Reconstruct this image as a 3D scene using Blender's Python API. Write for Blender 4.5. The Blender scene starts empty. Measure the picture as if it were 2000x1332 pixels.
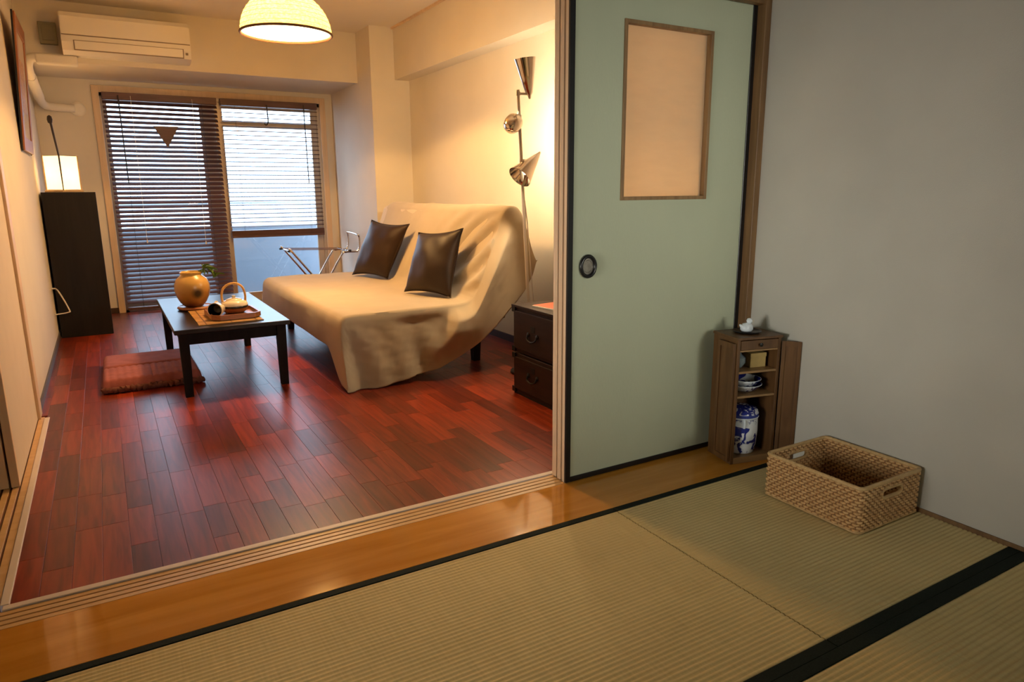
import bpy, bmesh, math, random
from mathutils import Vector, Matrix, noise
random.seed(7)
SC = bpy.context.scene
COL = SC.collection
PI = math.pi

# ------------------------------------------------------------------ camera, world, lights, exposure
cam_d = bpy.data.cameras.new('camera')
cam = bpy.data.objects.new('camera', cam_d)
COL.objects.link(cam)
cam_d.sensor_width = 36.0
cam_d.lens = 1350.18 / 2000 * 36
cam_d.clip_start = 0.05
RC = [[0.8629824982, -0.5051920446, -0.0064965981],
      [-0.1132362299, -0.1808696836, -0.9769665879],
      [0.4923807104, 0.8438407169, -0.2132934139]]
m = Matrix.Identity(4)
for i in range(3):
    m[i][0] = RC[0][i]; m[i][1] = -RC[1][i]; m[i][2] = -RC[2][i]
m[0][3], m[1][3], m[2][3] = 0.0, 0.0, 1.08
cam.matrix_world = m
SC.camera = cam

SC.view_settings.view_transform = 'Standard'
SC.view_settings.look = 'None'
SC.view_settings.gamma = 1
SC.view_settings.use_curve_mapping = False
SC.view_settings.exposure = 0.0

world = bpy.data.worlds.new('sky')
SC.world = world
world.use_nodes = True
wb = world.node_tree.nodes['Background']
wb.inputs[0].default_value = (0.58, 0.78, 1.0, 1)
wb.inputs[1].default_value = 8.5

WARM = (1.0, 0.54, 0.17)
LAMPC = (1.0, 0.77, 0.48)
COOL = (1.0, 0.965, 0.85)


def light(name, kind, loc, energy, color, size=0.1, rot=None, target=None, **kw):
    d = bpy.data.lights.new(name, kind)
    d.energy = energy
    d.color = color
    if kind == 'AREA':
        d.shape = 'RECTANGLE'
        d.size, d.size_y = size
    else:
        d.shadow_soft_size = size
    for k, v in kw.items():
        setattr(d, k, v)
    o = bpy.data.objects.new(name, d)
    COL.objects.link(o)
    o.location = loc
    if target is not None:
        o.rotation_euler = (Vector(target) - Vector(loc)).to_track_quat('-Z', 'Y').to_euler()
    elif rot:
        o.rotation_euler = rot
    return o


# unseen fill lights added to brighten the tatami room's right wall and fusuma
for nm, loc, en, tgt, spr in (('side_fill_light', (-1.36, 1.22, 0.78), 4.5, (2.3, 1.60, 0.80), 54), ('rear_fill_light', (2.0, -1.88, 1.20), 2.6, (1.76, 2.0, 1.12), 40)):
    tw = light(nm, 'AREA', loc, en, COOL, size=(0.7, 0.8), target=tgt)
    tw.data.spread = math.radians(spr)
# sampling portal for the balcony door
pl = light('balcony_portal', 'AREA', (1.05, 7.34, 0.98), 1, (1, 1, 1), size=(1.85, 1.9), target=(1.05, 0.0, 0.98))
pl.data.cycles.is_portal = True


# ------------------------------------------------------------------ materials
def nodes_of(mt):
    nt = mt.node_tree
    return nt, nt.nodes, nt.links, nt.nodes['Principled BSDF']


def mat(name, color, rough=0.6, metal=0.0, var=0.0, scale=8.0, bump=0.0, bscale=60.0, spec=0.5, stretch=None, coat=0.0, sheen=0.0):
    mt = bpy.data.materials.new(name)
    mt.use_nodes = True
    nt, N, L, b = nodes_of(mt)
    b.inputs['Base Color'].default_value = (*color, 1)
    b.inputs['Roughness'].default_value = rough
    b.inputs['Metallic'].default_value = metal
    b.inputs['Specular IOR Level'].default_value = spec
    b.inputs['Coat Weight'].default_value = coat
    b.inputs['Sheen Weight'].default_value = sheen
    tc = N.new('ShaderNodeTexCoord')
    mp = N.new('ShaderNodeMapping')
    L.new(tc.outputs['Object'], mp.inputs[0])
    if stretch:
        mp.inputs['Scale'].default_value = stretch
    if var > 0:
        nz = N.new('ShaderNodeTexNoise')
        nz.inputs['Scale'].default_value = scale
        nz.inputs['Detail'].default_value = 4
        L.new(mp.outputs[0], nz.inputs['Vector'])
        cr = N.new('ShaderNodeValToRGB')
        cr.color_ramp.elements[0].position = 0.3
        cr.color_ramp.elements[1].position = 0.7
        cr.color_ramp.elements[0].color = (*[c * (1 - var) for c in color], 1)
        cr.color_ramp.elements[1].color = (*[min(1, c * (1 + var)) for c in color], 1)
        L.new(nz.outputs[0], cr.inputs[0])
        L.new(cr.outputs[0], b.inputs['Base Color'])
    if bump > 0:
        nb = N.new('ShaderNodeTexNoise')
        nb.inputs['Scale'].default_value = bscale
        nb.inputs['Detail'].default_value = 3
        L.new(mp.outputs[0], nb.inputs['Vector'])
        bp = N.new('ShaderNodeBump')
        bp.inputs['Strength'].default_value = bump
        bp.inputs['Distance'].default_value = 0.01
        L.new(nb.outputs[0], bp.inputs['Height'])
        L.new(bp.outputs[0], b.inputs['Normal'])
    return mt


def wood(name, c1, c2, rough=0.4, axis=0, scale=6.0, stretch=14.0, per_object=0.0, coat=0.0, bump=0.08, hue=None, spec=0.5):
    """Grain running along an object axis; per_object shifts the value from piece to piece."""
    mt = bpy.data.materials.new(name)
    mt.use_nodes = True
    nt, N, L, b = nodes_of(mt)
    b.inputs['Roughness'].default_value = rough
    b.inputs['Coat Weight'].default_value = coat
    b.inputs['Coat Roughness'].default_value = min(0.2, rough)
    b.inputs['Specular IOR Level'].default_value = spec
    tc = N.new('ShaderNodeTexCoord')
    mp = N.new('ShaderNodeMapping')
    sc = [stretch] * 3
    sc[axis] = 1.0
    mp.inputs['Scale'].default_value = sc
    oi = N.new('ShaderNodeObjectInfo')
    rnd = oi.outputs['Random']
    if per_object > 0:
        an = N.new('ShaderNodeAttribute'); an.attribute_name = 'tone'
        sm = N.new('ShaderNodeMath'); sm.operation = 'ADD'
        fr = N.new('ShaderNodeMath'); fr.operation = 'FRACT'
        L.new(rnd, sm.inputs[0]); L.new(an.outputs['Fac'], sm.inputs[1]); L.new(sm.outputs[0], fr.inputs[0])
        rnd = fr.outputs[0]
    ad = N.new('ShaderNodeVectorMath'); ad.operation = 'MULTIPLY_ADD'
    L.new(rnd, ad.inputs[0])
    ad.inputs[1].default_value = (13.7, 7.1, 5.3)
    L.new(tc.outputs['Object'], ad.inputs[2])
    L.new(ad.outputs[0], mp.inputs[0])
    nz = N.new('ShaderNodeTexNoise')
    nz.inputs['Scale'].default_value = scale
    nz.inputs['Detail'].default_value = 6
    nz.inputs['Distortion'].default_value = 0.6
    L.new(mp.outputs[0], nz.inputs['Vector'])
    cr = N.new('ShaderNodeValToRGB')
    cr.color_ramp.elements[0].position = 0.32
    cr.color_ramp.elements[1].position = 0.68
    cr.color_ramp.elements[0].color = (*c1, 1)
    cr.color_ramp.elements[1].color = (*c2, 1)
    L.new(nz.outputs[0], cr.inputs[0])
    out = cr.outputs[0]
    if per_object > 0:
        mr = N.new('ShaderNodeMapRange')
        mr.inputs['To Min'].default_value = 1 - per_object
        mr.inputs['To Max'].default_value = 1 + per_object
        L.new(rnd, mr.inputs[0])
        mx = N.new('ShaderNodeVectorMath'); mx.operation = 'SCALE'
        L.new(out, mx.inputs[0]); L.new(mr.outputs[0], mx.inputs['Scale'])
        out = mx.outputs[0]
    L.new(out, b.inputs['Base Color'])
    bp = N.new('ShaderNodeBump')
    bp.inputs['Strength'].default_value = bump
    bp.inputs['Distance'].default_value = 0.005
    L.new(nz.outputs[0], bp.inputs['Height'])
    L.new(bp.outputs[0], b.inputs['Normal'])
    return mt


def emit(name, color, strength):
    mt = bpy.data.materials.new(name)
    mt.use_nodes = True
    nt, N, L, b = nodes_of(mt)
    b.inputs['Base Color'].default_value = (0.8, 0.8, 0.8, 1)
    b.inputs['Emission Color'].default_value = (*color, 1)
    b.inputs['Emission Strength'].default_value = strength
    return mt


def translucent(name, color, fac=0.5, var=0.0, scale=40, emission=None, strength=0.0, stretch=(1, 1, 1)):
    mt = bpy.data.materials.new(name)
    mt.use_nodes = True
    nt, N, L, b = nodes_of(mt)
    b.inputs['Roughness'].default_value = 0.9
    b.inputs['Specular IOR Level'].default_value = 0.1
    out = N['Material Output']
    tr = N.new('ShaderNodeBsdfTranslucent')
    mx = N.new('ShaderNodeMixShader')
    mx.inputs[0].default_value = fac
    L.new(b.outputs[0], mx.inputs[1]); L.new(tr.outputs[0], mx.inputs[2]); L.new(mx.outputs[0], out.inputs[0])
    b.inputs['Base Color'].default_value = (*color, 1)
    tr.inputs[0].default_value = (*color, 1)
    if emission:
        b.inputs['Emission Color'].default_value = (*emission, 1)
        b.inputs['Emission Strength'].default_value = strength
    if var > 0:
        tc = N.new('ShaderNodeTexCoord'); mp = N.new('ShaderNodeMapping')
        mp.inputs['Scale'].default_value = stretch
        nz = N.new('ShaderNodeTexNoise'); nz.inputs['Scale'].default_value = scale
        L.new(tc.outputs['Object'], mp.inputs[0]); L.new(mp.outputs[0], nz.inputs['Vector'])
        cr = N.new('ShaderNodeValToRGB')
        cr.color_ramp.elements[0].position = .35; cr.color_ramp.elements[1].position = .65
        cr.color_ramp.elements[0].color = (*[c * (1 - var) for c in color], 1)
        cr.color_ramp.elements[1].color = (*[min(1, c * (1 + var)) for c in color], 1)
        L.new(nz.outputs[0], cr.inputs[0])
        L.new(cr.outputs[0], b.inputs['Base Color']); L.new(cr.outputs[0], tr.inputs[0])
    return mt


def glass(name, tint=(1, 1, 1), gloss=0.08):
    mt = bpy.data.materials.new(name)
    mt.use_nodes = True
    nt, N, L, b = nodes_of(mt)
    N.remove(b)
    t = N.new('ShaderNodeBsdfTransparent'); t.inputs[0].default_value = (*tint, 1)
    g = N.new('ShaderNodeBsdfGlossy'); g.inputs['Roughness'].default_value = 0.02
    mx = N.new('ShaderNodeMixShader'); mx.inputs[0].default_value = gloss
    L.new(t.outputs[0], mx.inputs[1]); L.new(g.outputs[0], mx.inputs[2])
    L.new(mx.outputs[0], N['Material Output'].inputs[0])
    return mt


def porcelain(name, blue=(0.02, 0.03, 0.22), white=(0.72, 0.76, 0.82), scale=9.0, lo=0.52, hi=0.58):
    mt = mat(name, white, rough=0.15)
    nt, N, L, b = nodes_of(mt)
    tc = N.new('ShaderNodeTexCoord')
    nz = N.new('ShaderNodeTexNoise'); nz.inputs['Scale'].default_value = scale; nz.inputs['Detail'].default_value = 5
    nz.inputs['Distortion'].default_value = 1.2
    L.new(tc.outputs['Object'], nz.inputs['Vector'])
    cr = N.new('ShaderNodeValToRGB')
    cr.color_ramp.elements[0].position = lo; cr.color_ramp.elements[1].position = hi
    cr.color_ramp.elements[0].color = (*white, 1); cr.color_ramp.elements[1].color = (*blue, 1)
    L.new(nz.outputs[0], cr.inputs[0]); L.new(cr.outputs[0], b.inputs['Base Color'])
    return mt


M = {}
M['wall_warm'] = mat('cream wallpaper', (0.71, 0.65, 0.555), 0.9, var=0.03, scale=3, bump=0.06, bscale=220, spec=0.2)
M['ceiling'] = mat('ceiling paper', (0.78, 0.72, 0.63), 0.95, bump=0.05, bscale=160, spec=0.1)
M['wall_grey'] = mat('grey sand plaster', (0.50, 0.485, 0.44), 0.95, var=0.05, scale=3, bump=0.10, bscale=320, spec=0.1)
M['ceiling_wood'] = wood('brown ceiling boards', (0.16, 0.09, 0.04), (0.24, 0.14, 0.07), rough=0.6, axis=1)
M['plank'] = wood('cherry laminate', (0.125, 0.015, 0.0055), (0.25, 0.033, 0.010), rough=0.33, axis=1, scale=3.2, stretch=14, per_object=0.44, coat=0.05, bump=0.0, spec=0.27)
M['subfloor'] = mat('dark joint', (0.02, 0.008, 0.005), 0.8)
M['sill'] = wood('honey sill wood', (0.50, 0.20, 0.022), (0.64, 0.29, 0.042), rough=0.07, axis=0, scale=2.0, stretch=10, bump=0.004, coat=0.1)
M['sill_pale'] = wood('pale sill edge', (0.60, 0.36, 0.15), (0.70, 0.46, 0.22), rough=0.4, axis=0, scale=3, stretch=8, bump=0.02)
M['edging'] = mat('pale vinyl edging', (0.72, 0.62, 0.56), 0.45, var=0.04)
M['groove'] = mat('dark groove', (0.16, 0.06, 0.02), 0.7)
M['post'] = wood('brown post wood', (0.14, 0.07, 0.025), (0.24, 0.13, 0.05), rough=0.5, axis=2, scale=3, stretch=12)
M['trimwood'] = wood('beige door trim', (0.66, 0.47, 0.29), (0.74, 0.55, 0.36), rough=0.5, axis=2, scale=3, stretch=10, bump=0.02)
M['lacquer'] = mat('black lacquer', (0.008, 0.008, 0.009), 0.3)
M['fusuma'] = mat('grey green fusuma paper', (0.475, 0.515, 0.385), 0.85, var=0.025, scale=5, bump=0.05, bscale=140, spec=0.15, stretch=(1, 1, 0.4))
M['doorpaper'] = mat('beige door paper', (0.72, 0.62, 0.52), 0.85, var=0.02, spec=0.1)
M['dooredge'] = wood('pale door edge', (0.76, 0.56, 0.37), (0.82, 0.63, 0.43), rough=0.5, axis=2, scale=3, stretch=10, bump=0.02)
M['shoji'] = translucent('translucent paper', (0.95, 0.83, 0.64), 0.72, var=0.015, scale=20, stretch=(0.5, 1, 2))
M['hatchframe'] = wood('hatch frame wood', (0.20, 0.11, 0.045), (0.32, 0.19, 0.08), rough=0.5, axis=2, scale=4, stretch=10)
M['handle_grey'] = mat('worn handle plate', (0.30, 0.28, 0.24), 0.4, metal=0.6, var=0.3, scale=40)
M['baseboard'] = mat('dark brown baseboard', (0.06, 0.03, 0.018), 0.5)
M['baseboard_grey'] = mat('grey baseboard', (0.10, 0.085, 0.08), 0.5)
M['alu'] = mat('warm grey aluminium', (0.52, 0.44, 0.36), 0.35, metal=0.35)
M['glass'] = glass('window glass', (0.97, 0.985, 1.0), 0.05)
M['blind'] = wood('dark brown slat wood', (0.085, 0.036, 0.030), (0.13, 0.058, 0.048), rough=0.45, axis=0, scale=4, stretch=14, bump=0.03)
M['cord_white'] = mat('white cord', (0.75, 0.72, 0.66), 0.7)
M['cord_dark'] = mat('dark rod', (0.03, 0.015, 0.01), 0.5)
M['parapet'] = mat('painted balcony wall', (0.21, 0.235, 0.275), 0.9, var=0.03, scale=4)
M['balcony'] = mat('balcony concrete', (0.40, 0.43, 0.47), 0.9, var=0.08, scale=6)
M['rail'] = mat('grey rail', (0.50, 0.54, 0.60), 0.5)
M['plastic'] = mat('white appliance plastic', (0.80, 0.76, 0.68), 0.5)
M['plastic_dark'] = mat('shadow gap plastic', (0.24, 0.19, 0.14), 0.6)
M['box_grey'] = mat('grey green box', (0.22, 0.20, 0.12), 0.6)
M['black_wood'] = wood('black brown veneer', (0.006, 0.004, 0.0035), (0.011, 0.008, 0.0065), rough=0.55, axis=2, scale=3, stretch=12, bump=0.02, spec=0.25)
M['table'] = wood('dark stained table', (0.009, 0.006, 0.006), (0.018, 0.012, 0.011), rough=0.30, axis=1, scale=3, stretch=12, bump=0.004, spec=0.36)
M['table_frame'] = wood('dark stained table frame', (0.008, 0.005, 0.0045), (0.015, 0.010, 0.009), rough=0.6, axis=2, scale=3, stretch=12, bump=0.004, spec=0.15)
M['tansu'] = wood('dark red brown chest', (0.011, 0.0045, 0.003), (0.024, 0.009, 0.005), rough=0.5, spec=0.25, axis=1, scale=4, stretch=10, bump=0.03)
M['iron'] = mat('black iron fitting', (0.02, 0.02, 0.02), 0.4, metal=0.7)
M['steel_dark'] = mat('dark sofa frame', (0.015, 0.012, 0.011), 0.5, metal=0.3)
M['throw'] = mat('beige cotton throw', (0.48, 0.40, 0.285), 0.92, var=0.05, scale=6, bump=0.10, bscale=420, spec=0.15, sheen=0.15)
M['mattress'] = mat('pale mattress ticking', (0.60, 0.50, 0.36), 0.9)
M['pillow'] = mat('dark brown satin', (0.024, 0.010, 0.004), 0.5, var=0.25, scale=5, bump=0.05, bscale=30, sheen=0.04, spec=0.35)
M['cushion'] = mat('dusky red cotton', (0.30, 0.085, 0.078), 0.9, var=0.12, scale=20, bump=0.15, bscale=300)
M['cushion_trim'] = mat('brown cushion hem', (0.16, 0.05, 0.035), 0.9, var=0.25, scale=60)
M['strap'] = mat('brown rack strap', (0.16, 0.09, 0.06), 0.8)
M['chrome'] = mat('chrome', (0.78, 0.72, 0.66), 0.10, metal=1.0)
M['steel'] = mat('brushed steel', (0.70, 0.64, 0.56), 0.35, metal=0.6)
M['rattan'] = translucent('rattan shade', (0.80, 0.58, 0.24), 0.55, var=0.4, scale=70, stretch=(1, 1, 1.6), emission=(1.0, 0.62, 0.19), strength=0.75)
M['rattan_rim'] = mat('dark rattan rim', (0.14, 0.06, 0.02), 0.6)
M['diffuser'] = emit('lit lamp diffuser', (1.0, 0.86, 0.60), 5.0)
M['bulb'] = emit('lit bulb', (1.0, 0.80, 0.50), 12.0)
M['lantern'] = translucent('lit lantern paper', (0.90, 0.82, 0.66), 0.4, var=0.05, scale=30, emission=(1.0, 0.84, 0.56), strength=1.3)
M['lantern_wood'] = mat('lantern base wood', (0.50, 0.34, 0.18), 0.5, var=0.1)
M['stoneware'] = None
M['bamboo'] = wood('bamboo mat', (0.27, 0.13, 0.04), (0.50, 0.28, 0.09), rough=0.5, axis=0, per_object=0.3, scale=5, stretch=10)
M['traywood'] = wood('red brown tray', (0.20, 0.065, 0.02), (0.34, 0.13, 0.045), rough=0.35, axis=0, scale=4, stretch=8)
M['cane'] = mat('bent bamboo cane', (0.66, 0.36, 0.10), 0.4, var=0.15, scale=30)
M['cream_glaze'] = mat('cream glaze', (0.78, 0.68, 0.52), 0.2, var=0.05, scale=12)
M['black_glaze'] = mat('black glaze', (0.010, 0.009, 0.010), 0.2)
M['leaf'] = mat('green leaf', (0.10, 0.17, 0.025), 0.5, var=0.35, scale=20)
M['stem'] = mat('brown stem', (0.10, 0.07, 0.03), 0.7)
M['picframe'] = wood('red brown picture frame', (0.26, 0.085, 0.03), (0.38, 0.14, 0.05), rough=0.35, axis=2, scale=4, stretch=9)
M['picmat'] = mat('beige picture mount', (0.55, 0.44, 0.30), 0.8)
M['red_paper'] = mat('orange red cover', (0.75, 0.13, 0.05), 0.5)
M['paper'] = mat('white pages', (0.8, 0.78, 0.72), 0.8)
M['cabinet'] = wood('brown case wood', (0.085, 0.038, 0.012), (0.14, 0.066, 0.022), rough=0.45, axis=2, scale=4, stretch=9)
M['cabinet_pale'] = wood('pale case edge', (0.26, 0.15, 0.06), (0.34, 0.20, 0.085), rough=0.45, axis=0, scale=4, stretch=9)
M['straw_box'] = mat('straw yellow box', (0.44, 0.31, 0.11), 0.7, var=0.08, scale=30)
M['porc'] = porcelain('blue and white porcelain', scale=26, lo=0.50, hi=0.55)
M['porc_bowl'] = porcelain('blue wave porcelain', scale=18, lo=0.48, hi=0.52)
M['porc_lid'] = porcelain('blue and white lid', scale=30, lo=0.44, hi=0.49)
M['porc_band'] = mat('blue glaze band', (0.035, 0.055, 0.26), 0.2, var=0.3, scale=50)
M['celadon'] = porcelain('grey blue glaze', blue=(0.03, 0.05, 0.09), white=(0.22, 0.28, 0.30), scale=14, lo=0.4, hi=0.65)
M['figurine'] = mat('white porcelain', (0.68, 0.74, 0.80), 0.25, var=0.08, scale=60)
M['dish_black'] = mat('black dish', (0.012, 0.012, 0.013), 0.3)
M['basket'] = wood('woven rattan', (0.50, 0.28, 0.11), (0.66, 0.41, 0.185), rough=0.45, axis=0, scale=25, stretch=2.5, bump=0.03)
M['basket_stake'] = mat('dark rattan stakes', (0.26, 0.13, 0.05), 0.6)
M['basket_rim'] = wood('rattan rim', (0.46, 0.29, 0.12), (0.60, 0.40, 0.19), rough=0.45, axis=0, scale=20, stretch=4, bump=0.1)
M['tatami'] = None
M['heri'] = mat('dark green cloth border', (0.010, 0.016, 0.012), 0.85, var=0.25, scale=200, bump=0.15, bscale=500, spec=0.2)


def make_tatami():
    mt = mat('tatami rush', (0.42, 0.36, 0.20), 0.72, spec=0.25)
    nt, N, L, b = nodes_of(mt)
    tc = N.new('ShaderNodeTexCoord')
    mp = N.new('ShaderNodeMapping'); mp.inputs['Scale'].default_value = (180, 9, 9)
    L.new(tc.outputs['Object'], mp.inputs[0])
    nz = N.new('ShaderNodeTexNoise'); nz.inputs['Scale'].default_value = 1.0; nz.inputs['Detail'].default_value = 3
    L.new(mp.outputs[0], nz.inputs['Vector'])
    n2 = N.new('ShaderNodeTexNoise'); n2.inputs['Scale'].default_value = 3.0
    L.new(tc.outputs['Object'], n2.inputs['Vector'])
    cr = N.new('ShaderNodeValToRGB')
    cr.color_ramp.elements[0].position = .3; cr.color_ramp.elements[1].position = .7
    cr.color_ramp.elements[0].color = (0.55, 0.44, 0.21, 1); cr.color_ramp.elements[1].color = (0.75, 0.61, 0.32, 1)
    mx = N.new('ShaderNodeMath'); mx.operation = 'MULTIPLY_ADD'
    L.new(n2.outputs[0], mx.inputs[0]); mx.inputs[1].default_value = 0.35
    sb = N.new('ShaderNodeMath'); sb.operation = 'MULTIPLY_ADD'
    L.new(nz.outputs[0], sb.inputs[0]); sb.inputs[1].default_value = 0.35; sb.inputs[2].default_value = 0.15
    L.new(sb.outputs[0], mx.inputs[2])
    L.new(mx.outputs[0], cr.inputs[0]); L.new(cr.outputs[0], b.inputs['Base Color'])
    return mt


def make_stoneware():
    mt = mat('ochre stoneware glaze', (0.45, 0.24, 0.05), 0.28)
    nt, N, L, b = nodes_of(mt)
    tc = N.new('ShaderNodeTexCoord')
    sx = N.new('ShaderNodeSeparateXYZ'); L.new(tc.outputs['Object'], sx.inputs[0])
    nz = N.new('ShaderNodeTexNoise'); nz.inputs['Scale'].default_value = 14; nz.inputs['Detail'].default_value = 4
    L.new(tc.outputs['Object'], nz.inputs['Vector'])
    ma = N.new('ShaderNodeMath'); ma.operation = 'MULTIPLY_ADD'; ma.inputs[1].default_value = 0.10
    L.new(nz.outputs[0], ma.inputs[0]); L.new(sx.outputs[2], ma.inputs[2])
    cr = N.new('ShaderNodeValToRGB')
    e = cr.color_ramp.elements
    e[0].position = 0.05; e[0].color = (0.16, 0.05, 0.015, 1)
    e[1].position = 0.24; e[1].color = (0.50, 0.31, 0.09, 1)
    e2 = e.new(0.12); e2.color = (0.36, 0.16, 0.03, 1)
    L.new(ma.outputs[0], cr.inputs[0])
    # dark patch on the side
    gr = N.new('ShaderNodeVectorMath'); gr.operation = 'DISTANCE'; gr.inputs[1].default_value = (0.020, -0.105, 0.085)
    L.new(tc.outputs['Object'], gr.inputs[0])
    r2 = N.new('ShaderNodeMapRange'); r2.inputs[1].default_value = 0.018; r2.inputs[2].default_value = 0.045
    L.new(gr.outputs['Value'], r2.inputs[0])
    mx = N.new('ShaderNodeMix'); mx.data_type = 'RGBA'
    mx.inputs['A'].default_value = (0.03, 0.018, 0.008, 1)
    L.new(r2.outputs[0], mx.inputs['Factor']); L.new(cr.outputs[0], mx.inputs['B'])
    L.new(mx.outputs['Result'], b.inputs['Base Color'])
    return mt


M['tatami'] = make_tatami()
M['stoneware'] = make_stoneware()


# ------------------------------------------------------------------ mesh helpers
class MB:
    """Collects shapes into one mesh."""

    def __init__(self):
        self.v = []
        self.f = []

    def add(self, vs, fs, T=None):
        o = len(self.v)
        self.v += [tuple(T @ Vector(p)) if T else tuple(p) for p in vs]
        self.f += [tuple(i + o for i in f) for f in fs]
        return self

    def box(self, x0, y0, z0, x1, y1, z1, bev=0.0, T=None):
        if x1 < x0: x0, x1 = x1, x0
        if y1 < y0: y0, y1 = y1, y0
        if z1 < z0: z0, z1 = z1, z0
        if bev <= 0:
            vs = [(x, y, z) for z in (z0, z1) for y in (y0, y1) for x in (x0, x1)]
            fs = [(0, 2, 3, 1), (4, 5, 7, 6), (0, 1, 5, 4), (2, 6, 7, 3), (0, 4, 6, 2), (1, 3, 7, 5)]
            return self.add(vs, fs, T)
        bm = bmesh.new()
        bmesh.ops.create_cube(bm, size=1)
        for v in bm.verts:
            v.co = ((x0 + x1) / 2 + v.co.x * (x1 - x0), (y0 + y1) / 2 + v.co.y * (y1 - y0), (z0 + z1) / 2 + v.co.z * (z1 - z0))
        bmesh.ops.bevel(bm, geom=bm.edges[:], offset=min(bev, 0.45 * min(x1 - x0, y1 - y0, z1 - z0)), segments=2, profile=0.5, affect='EDGES')
        bm.verts.index_update()
        self.add([v.co.copy() for v in bm.verts], [[v.index for v in f.verts] for f in bm.faces], T)
        bm.free()
        return self

    def taper(self, c0, w0, c1, w1, T=None):
        """Square-section bar from c0 (half widths w0) to c1 (half widths w1), in z."""
        vs = []
        for c, w in ((c0, w0), (c1, w1)):
            for sx, sy in ((-1, -1), (1, -1), (1, 1), (-1, 1)):
                vs.append((c[0] + sx * w[0], c[1] + sy * w[1], c[2]))
        fs = [(3, 2, 1, 0), (4, 5, 6, 7), (0, 1, 5, 4), (1, 2, 6, 5), (2, 3, 7, 6), (3, 0, 4, 7)]
        return self.add(vs, fs, T)

    def lathe(self, prof, n=32, T=None, close=True):
        """prof: list of (r, z), bottom up on the outside."""
        vs = []
        fs = []
        k = len(prof)
        for i in range(n):
            a = 2 * PI * i / n
            for r, z in prof:
                vs.append((r * math.cos(a), r * math.sin(a), z))
        for i in range(n):
            j = (i + 1) % n
            for q in range(k - 1):
                fs.append((i * k + q, j * k + q, j * k + q + 1, i * k + q + 1))
        if close:
            if prof[0][0] > 1e-5:
                fs.append(tuple(i * k for i in reversed(range(n))))
            if prof[-1][0] > 1e-5:
                fs.append(tuple(i * k + k - 1 for i in range(n)))
        return self.add(vs, fs, T)

    def tube(self, pts, r, n=10, closed=False, flat=1.0):
        pts = [Vector(p) for p in pts]
        K = len(pts)
        rs = r if isinstance(r, (list, tuple)) else [r] * K
        up = None
        vs = []
        for i, p in enumerate(pts):
            if closed:
                t = pts[(i + 1) % K] - pts[i - 1]
            else:
                t = pts[min(i + 1, K - 1)] - pts[max(i - 1, 0)]
            t.normalize()
            if up is None:
                a = Vector((0, 0, 1)) if abs(t.z) < .9 else Vector((1, 0, 0))
                up = (a - t * a.dot(t)).normalized()
            else:
                up = (up - t * up.dot(t)).normalized()
            s = t.cross(up)
            for q in range(n):
                an = 2 * PI * q / n
                vs.append(p + up * (math.cos(an) * rs[i] * flat) + s * (math.sin(an) * rs[i]))
        fs = []
        for i in range(K if closed else K - 1):
            j = (i + 1) % K
            for q in range(n):
                w = (q + 1) % n
                fs.append((i * n + q, j * n + q, j * n + w, i * n + w))
        if not closed:
            fs.append(tuple(range(n))); fs.append(tuple((K - 1) * n + q for q in reversed(range(n))))
        return self.add(vs, fs)

    def grid(self, fn, nu, nv, T=None, wrap_u=False):
        vs = [fn(u / nu, v / nv) for u in range(nu + (0 if wrap_u else 1)) for v in range(nv + 1)]
        fs = []
        for u in range(nu):
            u2 = (u + 1) % nu if wrap_u else u + 1
            for v in range(nv):
                fs.append((u * (nv + 1) + v, u2 * (nv + 1) + v, u2 * (nv + 1) + v + 1, u * (nv + 1) + v + 1))
        return self.add(vs, fs, T)

    def prism(self, poly, d0, d1, plane='xz', T=None):
        """Polygon extruded: plane 'xz' along y, 'xy' along z, 'yz' along x."""
        n = len(poly)
        vs = []
        for d in (d0, d1):
            for a, b in poly:
                vs.append({'xz': (a, d, b), 'xy': (a, b, d), 'yz': (d, a, b)}[plane])
        fs = [tuple(range(n)), tuple(reversed(range(n, 2 * n)))]
        for i in range(n):
            j = (i + 1) % n
            fs.append((i, i + n, j + n, j))
        return self.add(vs, fs, T)

    def mesh(self, name, material, smooth=None):
        me = bpy.data.meshes.new(name)
        me.from_pydata(self.v, [], self.f)
        bm = bmesh.new(); bm.from_mesh(me)
        bmesh.ops.recalc_face_normals(bm, faces=bm.faces[:])
        bm.to_mesh(me); bm.free()
        if material:
            me.materials.append(material)
        if smooth:
            me.shade_smooth()
            me.set_sharp_from_angle(angle=math.radians(smooth))
        me.update()
        return me

    def build(self, name, material, parent=None, smooth=None, origin=None):
        if origin is not None:
            o = Vector(origin)
            self.v = [tuple(Vector(p) - o) for p in self.v]
        ob = bpy.data.objects.new(name, self.mesh(name, material, smooth))
        COL.objects.link(ob)
        if origin is not None:
            ob.location = origin
        if parent:
            ob.parent = parent
        return ob


def tag(o, label, cat, group=None):
    o['label'] = label
    o['category'] = cat
    if group:
        o['group'] = group
    return o


def struct(o, label=None):
    o['kind'] = 'structure'
    if label:
        o['label'] = label
    return o


def thing(name, label, cat, loc=(0, 0, 0), rz=0.0, group=None):
    o = bpy.data.objects.new(name, None)
    o.empty_display_size = 0.1
    COL.objects.link(o)
    o.location = loc
    o.rotation_euler = (0, 0, rz)
    return tag(o, label, cat, group)


def put(name, me, parent, loc=(0, 0, 0)):
    o = bpy.data.objects.new(name, me)
    COL.objects.link(o)
    o.parent = parent
    o.location = loc
    return o


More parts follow.
